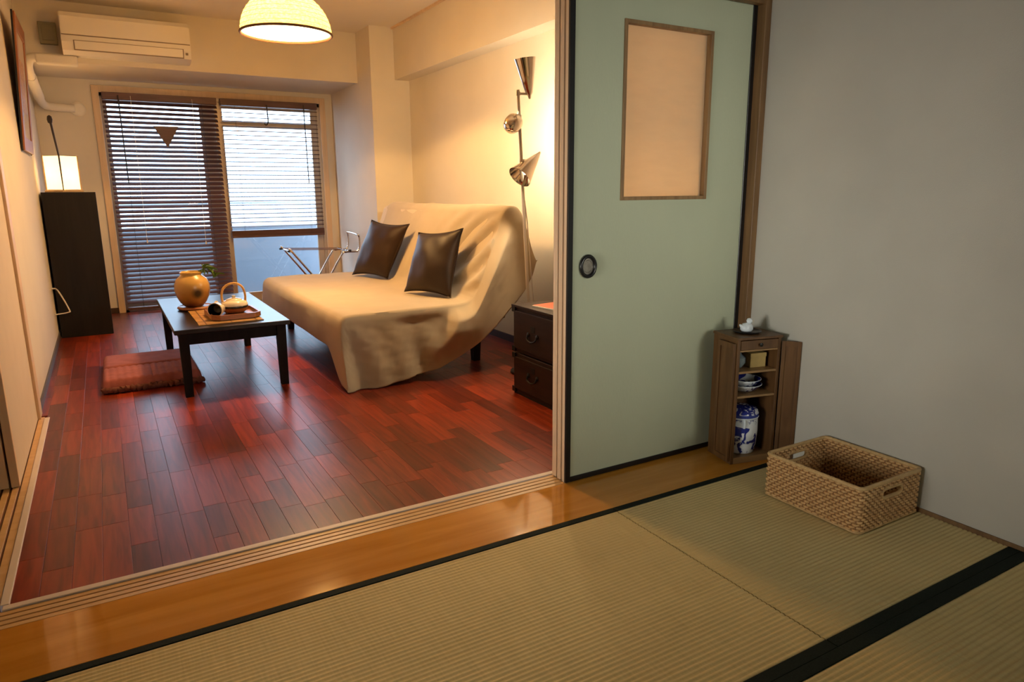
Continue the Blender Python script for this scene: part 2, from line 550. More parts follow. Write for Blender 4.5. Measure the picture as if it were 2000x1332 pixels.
def bez(pts, n=8):
    """Catmull-Rom through points."""
    P = [Vector(p) for p in pts]
    P = [P[0] * 2 - P[1]] + P + [P[-1] * 2 - P[-2]]
    out = []
    for i in range(1, len(P) - 2):
        for k in range(n):
            t = k / n
            a, b, c, d = P[i - 1:i + 3]
            out.append(0.5 * ((2 * b) + (c - a) * t + (2 * a - 5 * b + 4 * c - d) * t * t + (3 * b - a - 3 * c + d) * t ** 3))
    out.append(P[-2])
    return out


def smoothstep(a, b, x):
    t = max(0.0, min(1.0, (x - a) / (b - a)))
    return t * t * (3 - 2 * t)


# ------------------------------------------------------------------ the setting
XL, XR, XT = -0.378, 2.48, 2.300        # living left / right walls, tatami right wall
YB = 7.23                               # balcony wall
ZC = 2.45

# living floor: subfloor slab and single planks
fl = MB().box(-0.378, 3.99, -0.10, -0.340, 7.30, -0.013).box(-0.340, 2.112, -0.10, 2.50, 7.30, -0.013).build('floor', M['subfloor'])
struct(fl, 'red brown laminate plank floor of the living room')
PW = 0.0765
rp = random.Random(23)
pieces = []
ncol = 1 + int(math.ceil((XR + 0.342) / PW))
for c in range(ncol):
    x0 = XL if c == 0 else -0.342 + (c - 1) * PW
    x1 = -0.342 if c == 0 else min(x0 + PW, XR)
    y = 4.0 if c == 0 else 2.116 - rp.uniform(0, .3)
    while y < YB + 0.05:
        yb = y + rp.choice((.26, .30, .36, .42, .48))
        if min(yb, YB + .06) - max(y, 2.116) > .02:
            pieces.append((x0, max(y, 2.116), x1, min(yb, YB + .06)))
        y = yb


def in_frame(x, y):
    v = [sum(RC[r][k] * p for k, p in enumerate((x, y, -1.08))) for r in range(3)]
    u, w = v[0] / v[2] * 1350.18, v[1] / v[2] * 1350.18
    return -1010 < u < 95 and w < 680


hid = lambda x, y: (x > 1.15 and 3.75 < y < 5.7) or (x < 0.0 and y > 6.1)
seen = sorted([p for p in pieces if in_frame((p[0] + p[2]) / 2, (p[1] + p[3]) / 2) and not hid((p[0] + p[2]) / 2, (p[1] + p[3]) / 2)], key=lambda p: p[1])[:292]
for x0, ya, x1, yb in seen:
    MB().box(x0 + .0003, ya + .0003, -0.011, x1 - .0003, yb - .0003, 0.0, bev=0.0006).build('plank', M['plank'], fl, origin=((x0 + x1) / 2, (ya + yb) / 2, 0))
seen = set(seen)
far = MB()
tones = []
for p in pieces:
    if p not in seen:
        far.box(p[0] + .0003, p[1] + .0003, -0.011, p[2] - .0003, p[3] - .0003, 0.0)
        tones += [rp.random()] * 8
fo = far.build('far_planks', M['plank'], fl)
fo['kind'] = 'stuff'
at = fo.data.attributes.new('tone', 'FLOAT', 'POINT')
at.data.foreach_set('value', tones)

# tatami room ground under the mats
struct(MB().box(-1.5, -2.0, -0.14, XT + 0.05, 1.744, -0.032).build('floor_tatami', M['subfloor']), 'bare floor boards under the tatami mats')
# passage floor at the left of the living room
struct(MB().box(-1.5, 1.744, -0.10, -0.52, 4.1, -0.006).build('floor_passage', M['sill']), 'wooden passage floor beyond the left sliding doors')

# threshold between the rooms
sill = MB().box(-0.52, 1.744, -0.09, XT, 2.0, 0.0, bev=0.002).build('trim_1', M['sill'])
struct(sill, 'honey wood threshold board between tatami and living room')
ridges = [(2.001, 2.019), (2.025, 2.043), (2.049, 2.067), (2.073, 2.093)]
for a, b in ridges:
    MB().box(-0.52, a, -0.02, XT, b, -0.0005, bev=0.001).build('track_ridge', M['sill_pale'], sill)
MB().box(-0.52, 2.000, -0.09, XT, 2.094, -0.007).build('track_bed', M['groove'], sill)
struct(MB().box(-0.345, 2.093, -0.02, 1.45, 2.118, 0.004, bev=0.002).build('trim_2', M['edging']), 'pale edging strip along the threshold')

# left opening: tracks and edging strip
lt = MB().box(-0.52, 2.118, -0.09, -0.352, 3.98, -0.006).build('trim_3', M['groove'])
struct(lt, 'grooved wooden track of the left sliding doors')
for a, b in ((-0.376, -0.353), (-0.402, -0.383), (-0.430, -0.411), (-0.458, -0.439), (-0.52, -0.466)):
    MB().box(a, 2.119, -0.03, b, 3.98, 0.0, bev=0.001).build('track_ridge', M['sill_pale'], lt)
struct(MB().box(-0.352, 2.119, -0.02, -0.330, 3.95, 0.005, bev=0.002).build('trim_4', M['edging']), 'pale edging strip along the left door track')

# living room walls
struct(MB().box(XL - 0.12, 4.045, 0, XL, YB + 0.15, ZC).box(XL - 0.12, 2.11, 1.82, XL, 4.045, ZC).build('wall_left', M['wall_warm']), 'cream living room wall on the left')
WX0, WX1, WZ = 0.10, 2.00, 1.93
struct(MB().box(XL, YB, 0, WX0, YB + 0.12, ZC).box(WX1, YB, 0, XR, YB + 0.12, ZC).box(WX0, YB, WZ, WX1, YB + 0.12, ZC).build('wall_back', M['wall_warm']), 'cream wall around the balcony door')
struct(MB().box(XR, 2.0, 0, XR + 0.12, YB, ZC).build('wall_right', M['wall_warm']), 'cream living room wall behind the sofa')
struct(MB().box(XL, 6.38, 2.030, 2.13, YB, ZC).build('beam_back', M['wall_warm']), 'boxed beam above the balcony door')
struct(MB().box(2.345, 2.11, 2.025, XR, 6.02, ZC).build('beam_right', M['wall_warm']), 'boxed beam along the right wall')
struct(MB().box(2.13, 6.02, 0, XR, YB, ZC).build('column', M['wall_warm']), 'boxed column in the corner by the balcony door')
ceil = struct(MB().box(-1.6, 2.05, ZC, XR + 0.12, YB + 0.15, ZC + 0.08).build('ceiling', M['ceiling']), 'living room ceiling')
# ceiling moulding
tr = MB().box(2.325, 2.11, ZC - 0.014, 2.345, 6.02, ZC).build('trim_5', M['trimwood']); struct(tr, 'thin moulding under the ceiling')
# partition above and beside the doors
struct(MB().box(-1.5, 1.985, 1.80, XR, 2.105, ZC).box(XT, 2.0, 0, XR, 2.105, 1.80).box(-1.5, 1.985, 0, -0.52, 2.105, 1.80).build('wall_partition', M['wall_grey']), 'partition wall above the sliding doors')
struct(MB().box(-0.52, 1.960, 1.764, XT, 1.991, 1.83, bev=0.002).box(-0.52, 2.092, 1.764, XT, 2.108, 1.83, bev=0.002).build('trim_6', M['post']), 'brown lintel rail above the sliding panels')
struct(MB().box(-0.52, 2.108, 1.757, -0.35, 4.0, 1.82, bev=0.002).build('trim_7', M['trimwood']), 'beige lintel above the left sliding doors')
struct(MB().box(-0.50, 3.945, 0.0, -0.366, 4.05, 1.82, bev=0.003).build('trim_8', M['trimwood']), 'beige wooden post beside the left sliding doors')
struct(MB().box(2.268, 1.955, 0.0, XT, 2.105, 1.80, bev=0.002).build('trim_9', M['post']), 'brown corner post beside the fusuma')
# tatami room shell
struct(MB().box(XT, -2.0, -0.10, XT + 0.12, 2.0, ZC).build('wall_tatami_right', M['wall_grey']), 'grey plaster wall of the tatami room')
struct(MB().box(-1.5, -2.1, -0.1, XT, -2.0, 0.7).box(-1.5, -2.1, 1.8, XT, -2.0, ZC).box(-1.5, -2.1, 0.7, 1.0, -2.0, 1.8).box(2.2, -2.1, 0.7, XT, -2.0, 1.8).build('wall_tatami_back', M['wall_grey']), 'grey plaster wall behind the camera')
struct(MB().box(-1.62, -2.0, -0.1, -1.5, 4.2, ZC).build('wall_tatami_left', M['wall_grey']), 'grey plaster wall of the tatami room at left')
struct(MB().box(-1.6, -2.1, ZC, XT + 0.12, 2.05, ZC + 0.08).build('ceiling_tatami', M['ceiling_wood']), 'tatami room ceiling')
struct(MB().box(-1.5, 4.045, 0, -0.5, 4.15, ZC).build('wall_passage', M['wall_warm']), 'end wall of the passage')
w2 = struct(MB().box(1.0, -2.07, 0.70, 2.2, -2.03, 0.74).box(1.0, -2.07, 1.76, 2.2, -2.03, 1.80).box(1.0, -2.07, .7, 1.04, -2.03, 1.8).box(2.16, -2.07, .7, 2.2, -2.03, 1.8).build('window_2', M['trimwood']), 'paper window behind the camera')
MB().box(1.04, -2.055, .74, 2.16, -2.050, 1.76).build('pane', M['shoji'], w2)
struct(MB().box(XL, 4.05, 0, XL + 0.008, YB, 0.045).build('baseboard_left', M['baseboard_grey']), 'thin grey baseboard under the left wall')
struct(MB().box(XL, YB - 0.010, 0, 0.055, YB, 0.05).build('baseboard_back', M['baseboard']), 'dark brown baseboard beside the balcony door')
struct(MB().box(XR - 0.010, 2.11, 0, XR, 6.02, 0.05).build('baseboard_right', M['baseboard']), 'dark brown baseboard behind the sofa')
struct(MB().box(XT - 0.006, -1.9, -0.03, XT, 1.744, 0.012).build('baseboard_tatami', M['post']), 'thin brown strip along the tatami edge')

# balcony door (window)
wtrim = struct(MB().box(0.045, YB - 0.025, 0, WX0, YB + 0.01, 1.985, bev=0.003).box(WX1, YB - 0.025, 0, WX1 + 0.055, YB + 0.01, 1.985, bev=0.003).box(WX0, YB - 0.025, WZ, WX1, YB + 0.01, 1.985, bev=0.003).build('trim_10', M['trimwood']), 'beige wooden casing around the balcony door')
win = struct(MB().box(WX0, YB + .0, 0, WX0 + .03, YB + .1, WZ).box(WX1 - .03, YB, 0, WX1, YB + .1, WZ).box(WX0, YB, WZ - .03, WX1, YB + .1, WZ).box(WX0, YB, -0.01, WX1, YB + .1, .025).build('window_1', M['alu']), 'sliding glass balcony door')


def sash(x0, x1, y0, y1, wl, wr):
    s = MB().box(x0, y0, .025, x0 + wl, y1, WZ - .03, bev=.002).box(x1 - wr, y0, .025, x1, y1, WZ - .03, bev=.002)
    s.box(x0 + wl, y0, .025, x1 - wr, y1, .10, bev=.002).box(x0 + wl, y0, WZ - .085, x1 - wr, y1, WZ - .03, bev=.002)
    o = s.build('sash', M['alu'], win)
    ym = (y0 + y1) / 2
    MB().box(x0 + .05, ym - .003, .09, x1 - .05, ym + .003, WZ - .08).build('glass_pane', M['glass'], o)
    return o


sash(0.105, 1.035, YB + .055, YB + .085, .045, .14)
s2 = sash(1.020, 1.97, YB + .012, YB + .042, .068, .06)
MB().box(1.085, YB + .012, 1.680, 1.92, YB + .042, 1.742, bev=.002).build('cross_rail', M['alu'], s2)

# balcony outside
struct(MB().box(-1.2, YB + .12, -0.25, 4.2, 8.60, -0.10).build('balcony_floor', M['balcony']), 'grey balcony floor outside the glass door')
struct(MB().box(-1.2, 8.40, -0.10, 4.2, 8.52, 0.70).build('balcony_wall', M['parapet']), 'pale blue painted balcony parapet')
rl = thing('balcony_railing', 'grey metal railing on the balcony parapet outside the glass door', 'railing', (1.4, 8.46, 0.70))
MB().box(-2.4, -.015, .245, 2.6, .015, .268).build('top_rail', M['rail'], rl)
struct(MB().box(-1.2, YB + .12, 2.32, 4.2, 8.7, 2.5).build('balcony_shade_slab', M['balcony']), 'unseen slab added above the balcony to shade the parapet')  # out of view, added to keep the parapet dark and cut off high sky
for k in range(2):
    MB().box(-2.0 + k * 4.2, -.012, 0.0, -1.98 + k * 4.2, .012, .246).build('rail_post', M['rail'], rl)

# ------------------------------------------------------------------ tatami mats
def tatami(x0, x1, y0, y1, label, bn, bf):
    """bn / bf: width of the cloth border at the near (low y) and far (high y) edge."""
    t = thing('tatami_mat', label, 'tatami mat', ((x0 + x1) / 2, (y0 + y1) / 2, 0), 0, None)
    hx, hy = (x1 - x0) / 2 - .0016, (y1 - y0) / 2 - .0005
    MB().box(-hx, -hy, -.032, hx, hy, -.004).build('core', M['straw_box'], t)
    w = MB()
    ya, yb = -hy + bn, hy - bf
    n = int(round((yb - ya) / .0148))
    prof = []
    for i in range(n):
        for k in range(4):
            u = k / 4
            prof.append((ya + (yb - ya) * (i + u) / n, -.0030 + .0027 * abs(math.sin(PI * u)) ** 0.7))
    prof.append((yb, -.0030))
    vs = [(-hx, y, z) for y, z in prof] + [(hx, y, z) for y, z in prof]
    K = len(prof)
    w.add(vs, [(i, i + 1, K + i + 1, K + i) for i in range(K - 1)])
    # rounded ends of the rush where the mats meet
    for sx in (-1, 1):
        w.box(sx * hx - .0004, ya, -.006, sx * hx, yb, -.0030)
    w.build('rush_surface', M['tatami'], t, smooth=60)
    if bn:
        MB().box(-hx, -hy, -.005, hx, -hy + bn, .0009, bev=.0008).build('border', M['heri'], t)
    if bf:
        MB().box(-hx, hy - bf, -.005, hx, hy, .0009, bev=.0008).build('border', M['heri'], t)


SX = 1.414
tatami(-0.36, SX, 0.875, 1.743, 'long tatami mat along the threshold, left of the seam', .032, .024)
tatami(SX, 2.293, 0.875, 1.743, 'half tatami mat carrying the woven basket', .032, .024)
tatami(0.52, 2.293, 0.005, 0.875, 'tatami mat in the near right corner beyond the dark border', .032, .032)
tatami(-1.25, 0.52, 0.005, 0.875, 'tatami mat at the near left in front of the long mat', .032, .032)

# ------------------------------------------------------------------ fusuma panels
PZ0, PZ1 = 0.002, 1.795


def framed_panel(name, label, x0, x1, y0, y1, hole, papered, front_black):
    t = thing(name, label, 'sliding door', (x0, y0, 0))
    hx0, hx1, hz0, hz1 = [hole[0] - x0, hole[1] - x0, hole[2], hole[3]]
    W, D = x1 - x0, y1 - y0
    e = .004
    b = MB()
    # paper faced body around the hatch hole
    for (a, c, p, q) in ((.016, hx0, PZ0 + .016, PZ1 - .016), (hx1, W - .016, PZ0 + .016, PZ1 - .016), (hx0, hx1, PZ0 + .016, hz0), (hx0, hx1, hz1, PZ1 - .016)):
        b.box(a, e, p, c, D - .002, q)
    b.build('panel', M['fusuma'], t)
    fm = M['lacquer'] if front_black else M['dooredge']
    MB().box(0, 0.0, PZ0, .022, .010, PZ1, bev=.002).build('stile', fm, t)
    MB().box(W - .022, 0.0, PZ0, W, .010, PZ1, bev=.002).build('stile', fm, t)
    MB().box(.022, 0.0, PZ0, W - .022, .010, PZ0 + .020, bev=.002).build('rail', fm, t)
    MB().box(.022, 0.0, PZ1 - .020, W - .022, .010, PZ1, bev=.002).build('rail', fm, t)
    MB().box(0, .010, PZ0, .018, D, PZ1, bev=.0015).box(W - .018, .010, PZ0, W, D, PZ1, bev=.0015).build('edge_board', M['dooredge'], t)
    k = MB()
    w_ = .011
    k.box(hx0 - .002, -.002, hz0 - .002, hx0 + w_, D, hz1 + .002, bev=.001).box(hx1 - w_, -.002, hz0 - .002, hx1 + .002, D, hz1 + .002, bev=.001)
    k.box(hx0 + w_, -.002, hz0 - .002, hx1 - w_, D, hz0 + w_, bev=.001).box(hx0 + w_, -.002, hz1 - w_, hx1 - w_, D, hz1 + .002, bev=.001)
    k.build('hatch_frame', M['hatchframe'], t)
    if papered:
        MB().box(hx0, D - .004, hz0, hx1, D - .003, hz1).build('hatch_paper', M['shoji'], t)
    return t


HO = (1.622, 2.041, 1.043, 1.649)
f1 = framed_panel('fusuma', 'grey green fusuma panel with black frame and paper hatch, facing the tatami room', 1.392, 2.268, 1.994, 2.020, HO, True, True)
f2 = framed_panel('fusuma', 'middle sliding panel stacked behind the front fusuma, only its pale edge showing', 1.393, 2.266, 2.031, 2.052, (1.612, 2.028, 1.03, 1.66), False, False)
f3 = framed_panel('fusuma', 'rear sliding panel on the living room side of the stacked fusuma', 1.394, 2.266, 2.062, 2.088, (1.612, 2.024, 1.03, 1.66), False, False)
# recessed pull
hk = MB()
ring = [(1.479 - 1.392 + .031 * math.cos(a * PI / 18), -.002, .812 + .036 * math.sin(a * PI / 18)) for a in range(36)]
hk.tube(ring, .007, 8, closed=True)
hko = hk.build('recessed_pull', M['lacquer'], f1, smooth=50)
hb = MB(); hb.lathe([(0.0, -.002), (.026, -.002), (.027, .001), (.020, .0015), (.018, -.0005), (0.0, -.0005)], 28)
T = Matrix.Translation((1.479 - 1.392, .0015, .812)) @ Matrix.Rotation(PI / 2, 4, 'X')
hb.v = [tuple(T @ Vector((p[0], p[1] * 1.16, p[2]))) for p in hb.v]
hb.build('pull_plate', M['handle_grey'], hko, smooth=40)

# left sliding doors
for (xa, xb, lab, y0) in ((-0.405, -0.378, 'pale sliding door nearest the living room at the left wall', 3.03), (-0.443, -0.412, 'second pale sliding door behind the first at the left wall', 3.03)):
    t = thing('sliding_door', lab, 'sliding door', (xa, y0, 0.002))
    D = xb - xa
    MB().box(.002, .03, .0, D - .001, .935, 1.75).build('panel', M['doorpaper'], t)
    MB().box(0, 0, 0, D, .03, 1.75, bev=.002).build('stile', M['dooredge'], t)
    MB().box(0, .916, 0, D, .94, 1.75, bev=.002).build('stile', M['dooredge'], t)

# ------------------------------------------------------------------ blinds
def slat_mesh(L, tilt):
    b = MB()
    top, bot = [], []
    for k in range(5):
        u = -0.5 + k / 4
        w = .051 * u
        h = .0028 * (1 - 4 * u * u)
        y, z = w * math.cos(tilt) - h * math.sin(tilt), w * math.sin(tilt) + h * math.cos(tilt)
        top.append((y, z + .0012)); bot.append((y, z - .0012))
    b.prism(top + bot[::-1], -L / 2, L / 2, 'yz')
    return b.mesh('slat', M['blind'], 40)


def blind(label, x0, x1, zb, nstack, wandx, cordx, tilt):
    cx, L = (x0 + x1) / 2, x1 - x0
    t = thing('venetian_blind', label, 'blind', (cx, YB - .065, 0), 0, 'wooden blinds over the balcony door')
    MB().box(-L / 2, -.028, 1.865, L / 2, .028, 1.925, bev=.003).build('headrail', M['blind'], t)
    sm = slat_mesh(L, tilt)
    z = 1.845
    while z > zb + .05:
        put('slat', sm, t, (0, 0, z)); z -= .0405
    flat = slat_mesh(L, 0.0)
    for k in range(nstack):
        put('slat', flat, t, (0, 0, zb + .0236 + k * .0034))
    MB().box(-L / 2, -.024, zb, L / 2, .024, zb + .022, bev=.003).build('bottom_rail', M['blind'], t)
    for u in (-.36, .36):
        for yy in (-.024, .024):
            MB().tube([(u * L, yy, zb + .02), (u * L, yy, 1.87)], .0011, 5).build('ladder_cord', M['cord_dark'], t)
    MB().tube([(wandx - cx, -.045, 1.90), (wandx - cx + .004, -.050, 1.16)], .005, 8).build('tilt_wand', M['cord_dark'], t)
    for (cxx, z1) in cordx:
        MB().tube([(cxx - cx, -.040, 1.90), (cxx - cx, -.044, z1)], .0016, 5).lathe([(0.001, 0), (.006, .004), (.007, .02), (.002, .032)], 8, T=Matrix.Translation((cxx - cx, -.044, z1 - .03))).build('pull_cord', M['cord_white'], t)
    return t


blind('dark wooden venetian blind hanging to the floor over the left glass panel', 0.118, 1.034, 0.030, 0, 0.24, [(0.335, .66), (0.825, .63)], math.radians(33))
blind('dark wooden venetian blind raised halfway over the right glass panel', 1.066, 1.955, 0.645, 14, 1.82, [], math.radians(11))

tri = tag(MB().prism([(-.102, 0), (.102, 0), (.004, -.178), (-.004, -.178)], -.006, .006, 'xz').build('hanging_triangle', M['blind']), 'flat brown triangle pointing down, hanging on the left blind', 'ornament')
tri.location = (0.588, YB - .118, 1.655)
MB().tube([(-.07, .004, 0), (-.03, .012, .20)], .001, 5).tube([(.07, .004, 0), (.03, .012, .20)], .001, 5).build('string', M['cord_dark'], tri)

hook = tag(MB().tube(bez([(0, 0, 0), (.004, -.002, -.10), (.002, -.006, -.16), (-.018, -.008, -.185), (-.034, -.008, -.168)], 5), .006, 8).build('hanging_hook', M['cord_dark'], smooth=60), 'dark metal hook hanging at the top of the right glass panel', 'hook')
hook.location = (1.472, YB - .11, 1.885)

# ------------------------------------------------------------------ air conditioner, duct, box
ac = thing('air_conditioner', 'white wall air conditioner mounted on the beam above the balcony door', 'air conditioner', (0.32, 6.38, 2.067))
hw = .424
prof = [(0, 0), (-.10, .0), (-.185, .020), (-.208, .075), (-.212, .24), (-.19, .272), (0, .279)]
MB().prism(prof, -hw, hw, 'yz').build('housing', M['plastic'], ac)
MB().prism([(-.2075, .125), (-.2165, .125), (-.219, .245), (-.200, .275), (-.190, .275), (-.2085, .24)], -hw + .006, hw - .006, 'yz').build('front_panel', M['plastic'], ac)
MB().prism([(-.209, .118), (-.213, .118), (-.213, .124), (-.209, .124)], -hw + .004, hw - .004, 'yz').build('panel_gap', M['plastic_dark'], ac)
lv = MB().prism([(-.205, .084), (-.214, .084), (-.200, .028), (-.190, .030)], -.345, .365, 'yz').build('louver', M['plastic'], ac)
MB().prism([(-.203, .088), (-.212, .088), (-.194, .022), (-.186, .022)], -.352, .372, 'yz').build('outlet_gap', M['plastic_dark'], ac)
MB().box(.385, -.2155, .045, .402, -.205, .062, bev=.002).build('indicator', M['plastic_dark'], ac)

jb = tag(MB().box(-.055, -.05, -.075, .055, 0, .075, bev=.004).build('junction_box', M['box_grey']), 'small grey green box on the beam left of the air conditioner', 'wall box')
jb.location = (-.185, 6.38, 2.215)
MB().box(-.035, -.054, -.05, .035, -.050, .05, bev=.002).build('cover', M['box_grey'], jb)

duct = thing('duct', 'cream air conditioner duct bending along the wall to the back wall', 'duct', (-0.3, 6.7, 1.9))
dp = bez([(-.06, 6.335, 2.045), (-.20, 6.335, 2.045), (-.305, 6.338, 2.035), (-.335, 6.36, 1.985), (-.335, 6.50, 1.93), (-.325, 6.85, 1.86), (-.318, 7.06, 1.815), (-.29, 7.165, 1.790), (-.20, 7.180, 1.783), (-.09, 7.180, 1.780)], 6)
MB().tube([p - Vector((-.3, 6.7, 1.9)) for p in dp], .032, 12).build('pipe', M['plastic'], duct, smooth=60)
MB().box(.02, -.41, .095, .28, -.33, .165, bev=.012).build('duct_cover', M['plastic'], duct)
MB().tube([p - Vector((-.3, 6.7, 1.9)) for p in dp[24:34]], .037, 12).build('joint_sleeve', M['plastic'], duct, smooth=60)
MB().lathe([(.060, 0), (.060, .008), (.050, .018), (.034, .022)], 24, T=Matrix.Translation((.232, .53, -.12)) @ Matrix.Rotation(PI / 2, 4, 'X')).build('wall_flange', M['plastic'], duct, smooth=40)

# ------------------------------------------------------------------ picture on left wall
pic = thing('picture_frame', 'red brown framed picture tilting out from the left wall', 'picture', (XL + .004, 5.62, 1.34))
pic.rotation_euler = (0, math.radians(3.4), 0)
W_, H_ = .66, .80
bar = .085
for (y0, y1, z0, z1) in ((-W_ / 2, -W_ / 2 + bar, 0, H_), (W_ / 2 - bar, W_ / 2, 0, H_), (-W_ / 2 + bar, W_ / 2 - bar, 0, bar), (-W_ / 2 + bar, W_ / 2 - bar, H_ - bar, H_)):
    MB().box(0, y0, z0, .020, y1, z1, bev=.003).build('frame_bar', M['picframe'], pic)
MB().box(.002, -W_ / 2 + bar, bar, .012, W_ / 2 - bar, H_ - bar).build('mount', M['picmat'], pic)
MB().box(.012, -.11, .24, .013, .11, .56).build('print', M['bamboo'], pic)
for y in (-W_ / 2 - .004, W_ / 2):
    MB().box(.0, y, -.004, .010, y + .004, H_ + .004).build('frame_edge', M['lacquer'], pic)

# ------------------------------------------------------------------ bookcase and lantern
bc = thing('bookcase', 'tall black brown bookcase in the corner seen from its plain side', 'bookcase', (-0.19, 6.30, 0))
MB().box(-.172, -.125, 0, .172, -.105, 1.086, bev=.002).build('side_panel', M['black_wood'], bc)
MB().box(-.172, .255, 0, .172, .275, 1.086, bev=.002).build('side_panel', M['black_wood'], bc)
MB().box(-.172, -.105, 0.0, -.164, .255, 1.086).build('back_panel', M['black_wood'], bc)
for z in (0.03, .40, .74):
    MB().box(-.164, -.105, z, .165, .255, z + .018, bev=.001).build('shelf', M['black_wood'], bc)
MB().box(-.164, -.105, 1.066, .172, .255, 1.086, bev=.001).build('top_board', M['black_wood'], bc)

ln = thing('table_lantern', 'glowing square paper lantern with dark rod on the black bookcase', 'lamp', (-0.218, 6.33, 1.087), math.radians(43))
hs = .078
MB().box(-hs - .012, -hs - .012, 0, hs + .012, hs + .012, .014, bev=.003).build('base', M['lantern_wood'], ln)
for k in range(4):
    T = Matrix.Rotation(k * PI / 2, 4, 'Z')
    MB().box(-hs, -hs, .020, hs, -hs + .0015, .262, T=T).build('shade_panel', M['lantern'], ln)
for sx, sy in ((1, -1), (1, 1), (-1, 1)):
    MB().box(sx * hs - .005, sy * hs - .005, .010, sx * hs + .005, sy * hs + .005, .268, bev=.001).build('corner_post', M['lantern_wood'], ln)
rod = MB().tube([(-hs, -hs - .004, .012), (-hs - .004, -hs - .008, .26), (-hs - .016, -hs + .012, .50)], [.0035, .006, .008], 8)
rod.lathe([(.004, -.03), (.014, -.022), (.018, 0), (.014, .022), (.004, .03)], 12, T=Matrix.Translation((-hs - .017, -hs + .014, .515)))
rod.build('rod', M['cord_dark'], ln, smooth=60)
MB().lathe([(0.002, .05), (.018, .06), (.028, .10), (.024, .13), (.002, .15)], 16).build('bulb', M['bulb'], ln, smooth=60)
light('lantern_bulb', 'POINT', (-0.218, 6.33, 1.24), 7, WARM, 0.05)

wc = tag(MB().tube(bez([(-.3755, 6.00, .40), (-.342, 6.10, .375), (-.290, 6.14, .225), (-.296, 6.13, .200), (-.3755, 6.03, .205)], 6), .005, 6).build('power_cord', M['cord_white'], smooth=60), 'white power cord looped in front of the black bookcase near the left wall', 'cord')

# ------------------------------------------------------------------ low table and what stands on it
tb = thing('low_table', 'dark stained low wooden table with square legs in front of the sofa', 'table', (0.555, 4.57, 0))
tx, ty = .297, .640
MB().box(-tx, -ty, .350, tx, ty, .375, bev=.004).build('tabletop', M['table'], tb)
lx, ly = tx - .046, ty - .055
for sx in (-1, 1):
    for sy in (-1, 1):
        c = (sx * lx, sy * ly)
        MB().taper((c[0], c[1], 0), (.020, .020), (c[0], c[1], .350), (.025, .025)).build('leg', M['table_frame'], tb)
    MB().box(sx * lx - .010, -ly + .024, .285, sx * lx + .010, ly - .024, .350, bev=.001).build('apron', M['table_frame'], tb)
for sy in (-1, 1):
    MB().box(-lx + .024, sy * ly - .010, .285, lx - .024, sy * ly + .010, .350, bev=.001).build('apron', M['table_frame'], tb)

ZT = .3755
bm_ = thing('bamboo_mat', 'slatted bamboo table mat under the wooden tray', 'mat', (0.556, 4.28, ZT), math.radians(0))
for k in range(40):
    y = -.268 + k * .0137
    if k == 0:
        smat = MB().box(-.168, -.0054, 0, .168, .0054, .0045, bev=.0015).mesh('slat', M['bamboo'])
    put('slat', smat, bm_, (0, y, 0))
for x in (-.13, 0, .13):
    MB().box(x - .003, -.272, .0046, x + .003, .272, .0056).build('binding', M['rattan_rim'], bm_)

bd = tag(MB().lathe([(.080, 0), (.098, .004), (.104, .012), (.100, .018), (.0, .018)], 36).build('vase_board', M['traywood'], smooth=40), 'round reddish wooden board under the stoneware jar', 'board')
bd.location = (0.440, 4.63, ZT)
MB().lathe([(.088, .018), (.094, .022), (.100, .018)], 36, close=False).build('rim', M['traywood'], bd, smooth=50)

vs_ = thing('stoneware_jar', 'round ochre stoneware jar on the wooden board', 'vase', (0.432, 4.62, ZT + .0185))
out = [(.045, 0), (.055, .006), (.075, .030), (.092, .065), (.101, .105), (.099, .140), (.086, .170), (.066, .188), (.058, .196), (.062, .205), (.064, .211), (.058, .214)]
inn = [(.052, .208), (.050, .192), (.080, .165), (.090, .12), (.07, .05), (.0, .02)]
MB().lathe(out + inn, 40).build('body', M['stoneware'], vs_, smooth=50)

sp = thing('leafy_sprig', 'green leafy sprig standing in the mouth of the jar', 'plant', (0.462, 4.62, ZT + .21))
stem_pts = bez([(0, 0, -.10), (.014, .0, .0), (.045, .0, .035), (.075, .0, .020), (.105, -.01, -.020)], 6)
MB().tube(stem_pts, .0022, 6).build('stem', M['stem'], sp, smooth=60)


def leaf_mesh():
    b = MB()
    L, Wd = .052, .024
    def fn(u, v):
        w = Wd * math.sin(PI * min(1, u * .96 + .02)) ** .8 * (1 - .25 * u)
        s = v - .5
        return (L * u, s * w, .006 * math.sin(PI * u) - .018 * u * u + .016 * abs(s))
    b.grid(fn, 8, 4)
    bot = [(x, y, z - .0007) for x, y, z in b.v]
    n = len(b.v); fs = list(b.f)
    b.v += bot; b.f += [tuple(reversed([i + n for i in f])) for f in fs]
    return b.mesh('leaf', M['leaf'], 60)


lm = leaf_mesh()
for k in range(22):
    p = stem_pts[min(len(stem_pts) - 1, 7 + int(k * .82))]
    o = put('leaf', lm, sp, p)
    o.rotation_euler = (random.uniform(-.7, .7), random.uniform(-.9, .5), random.uniform(-1.6, 1.9))
    s = random.uniform(.75, 1.15)
    o.scale = (s, s, s)

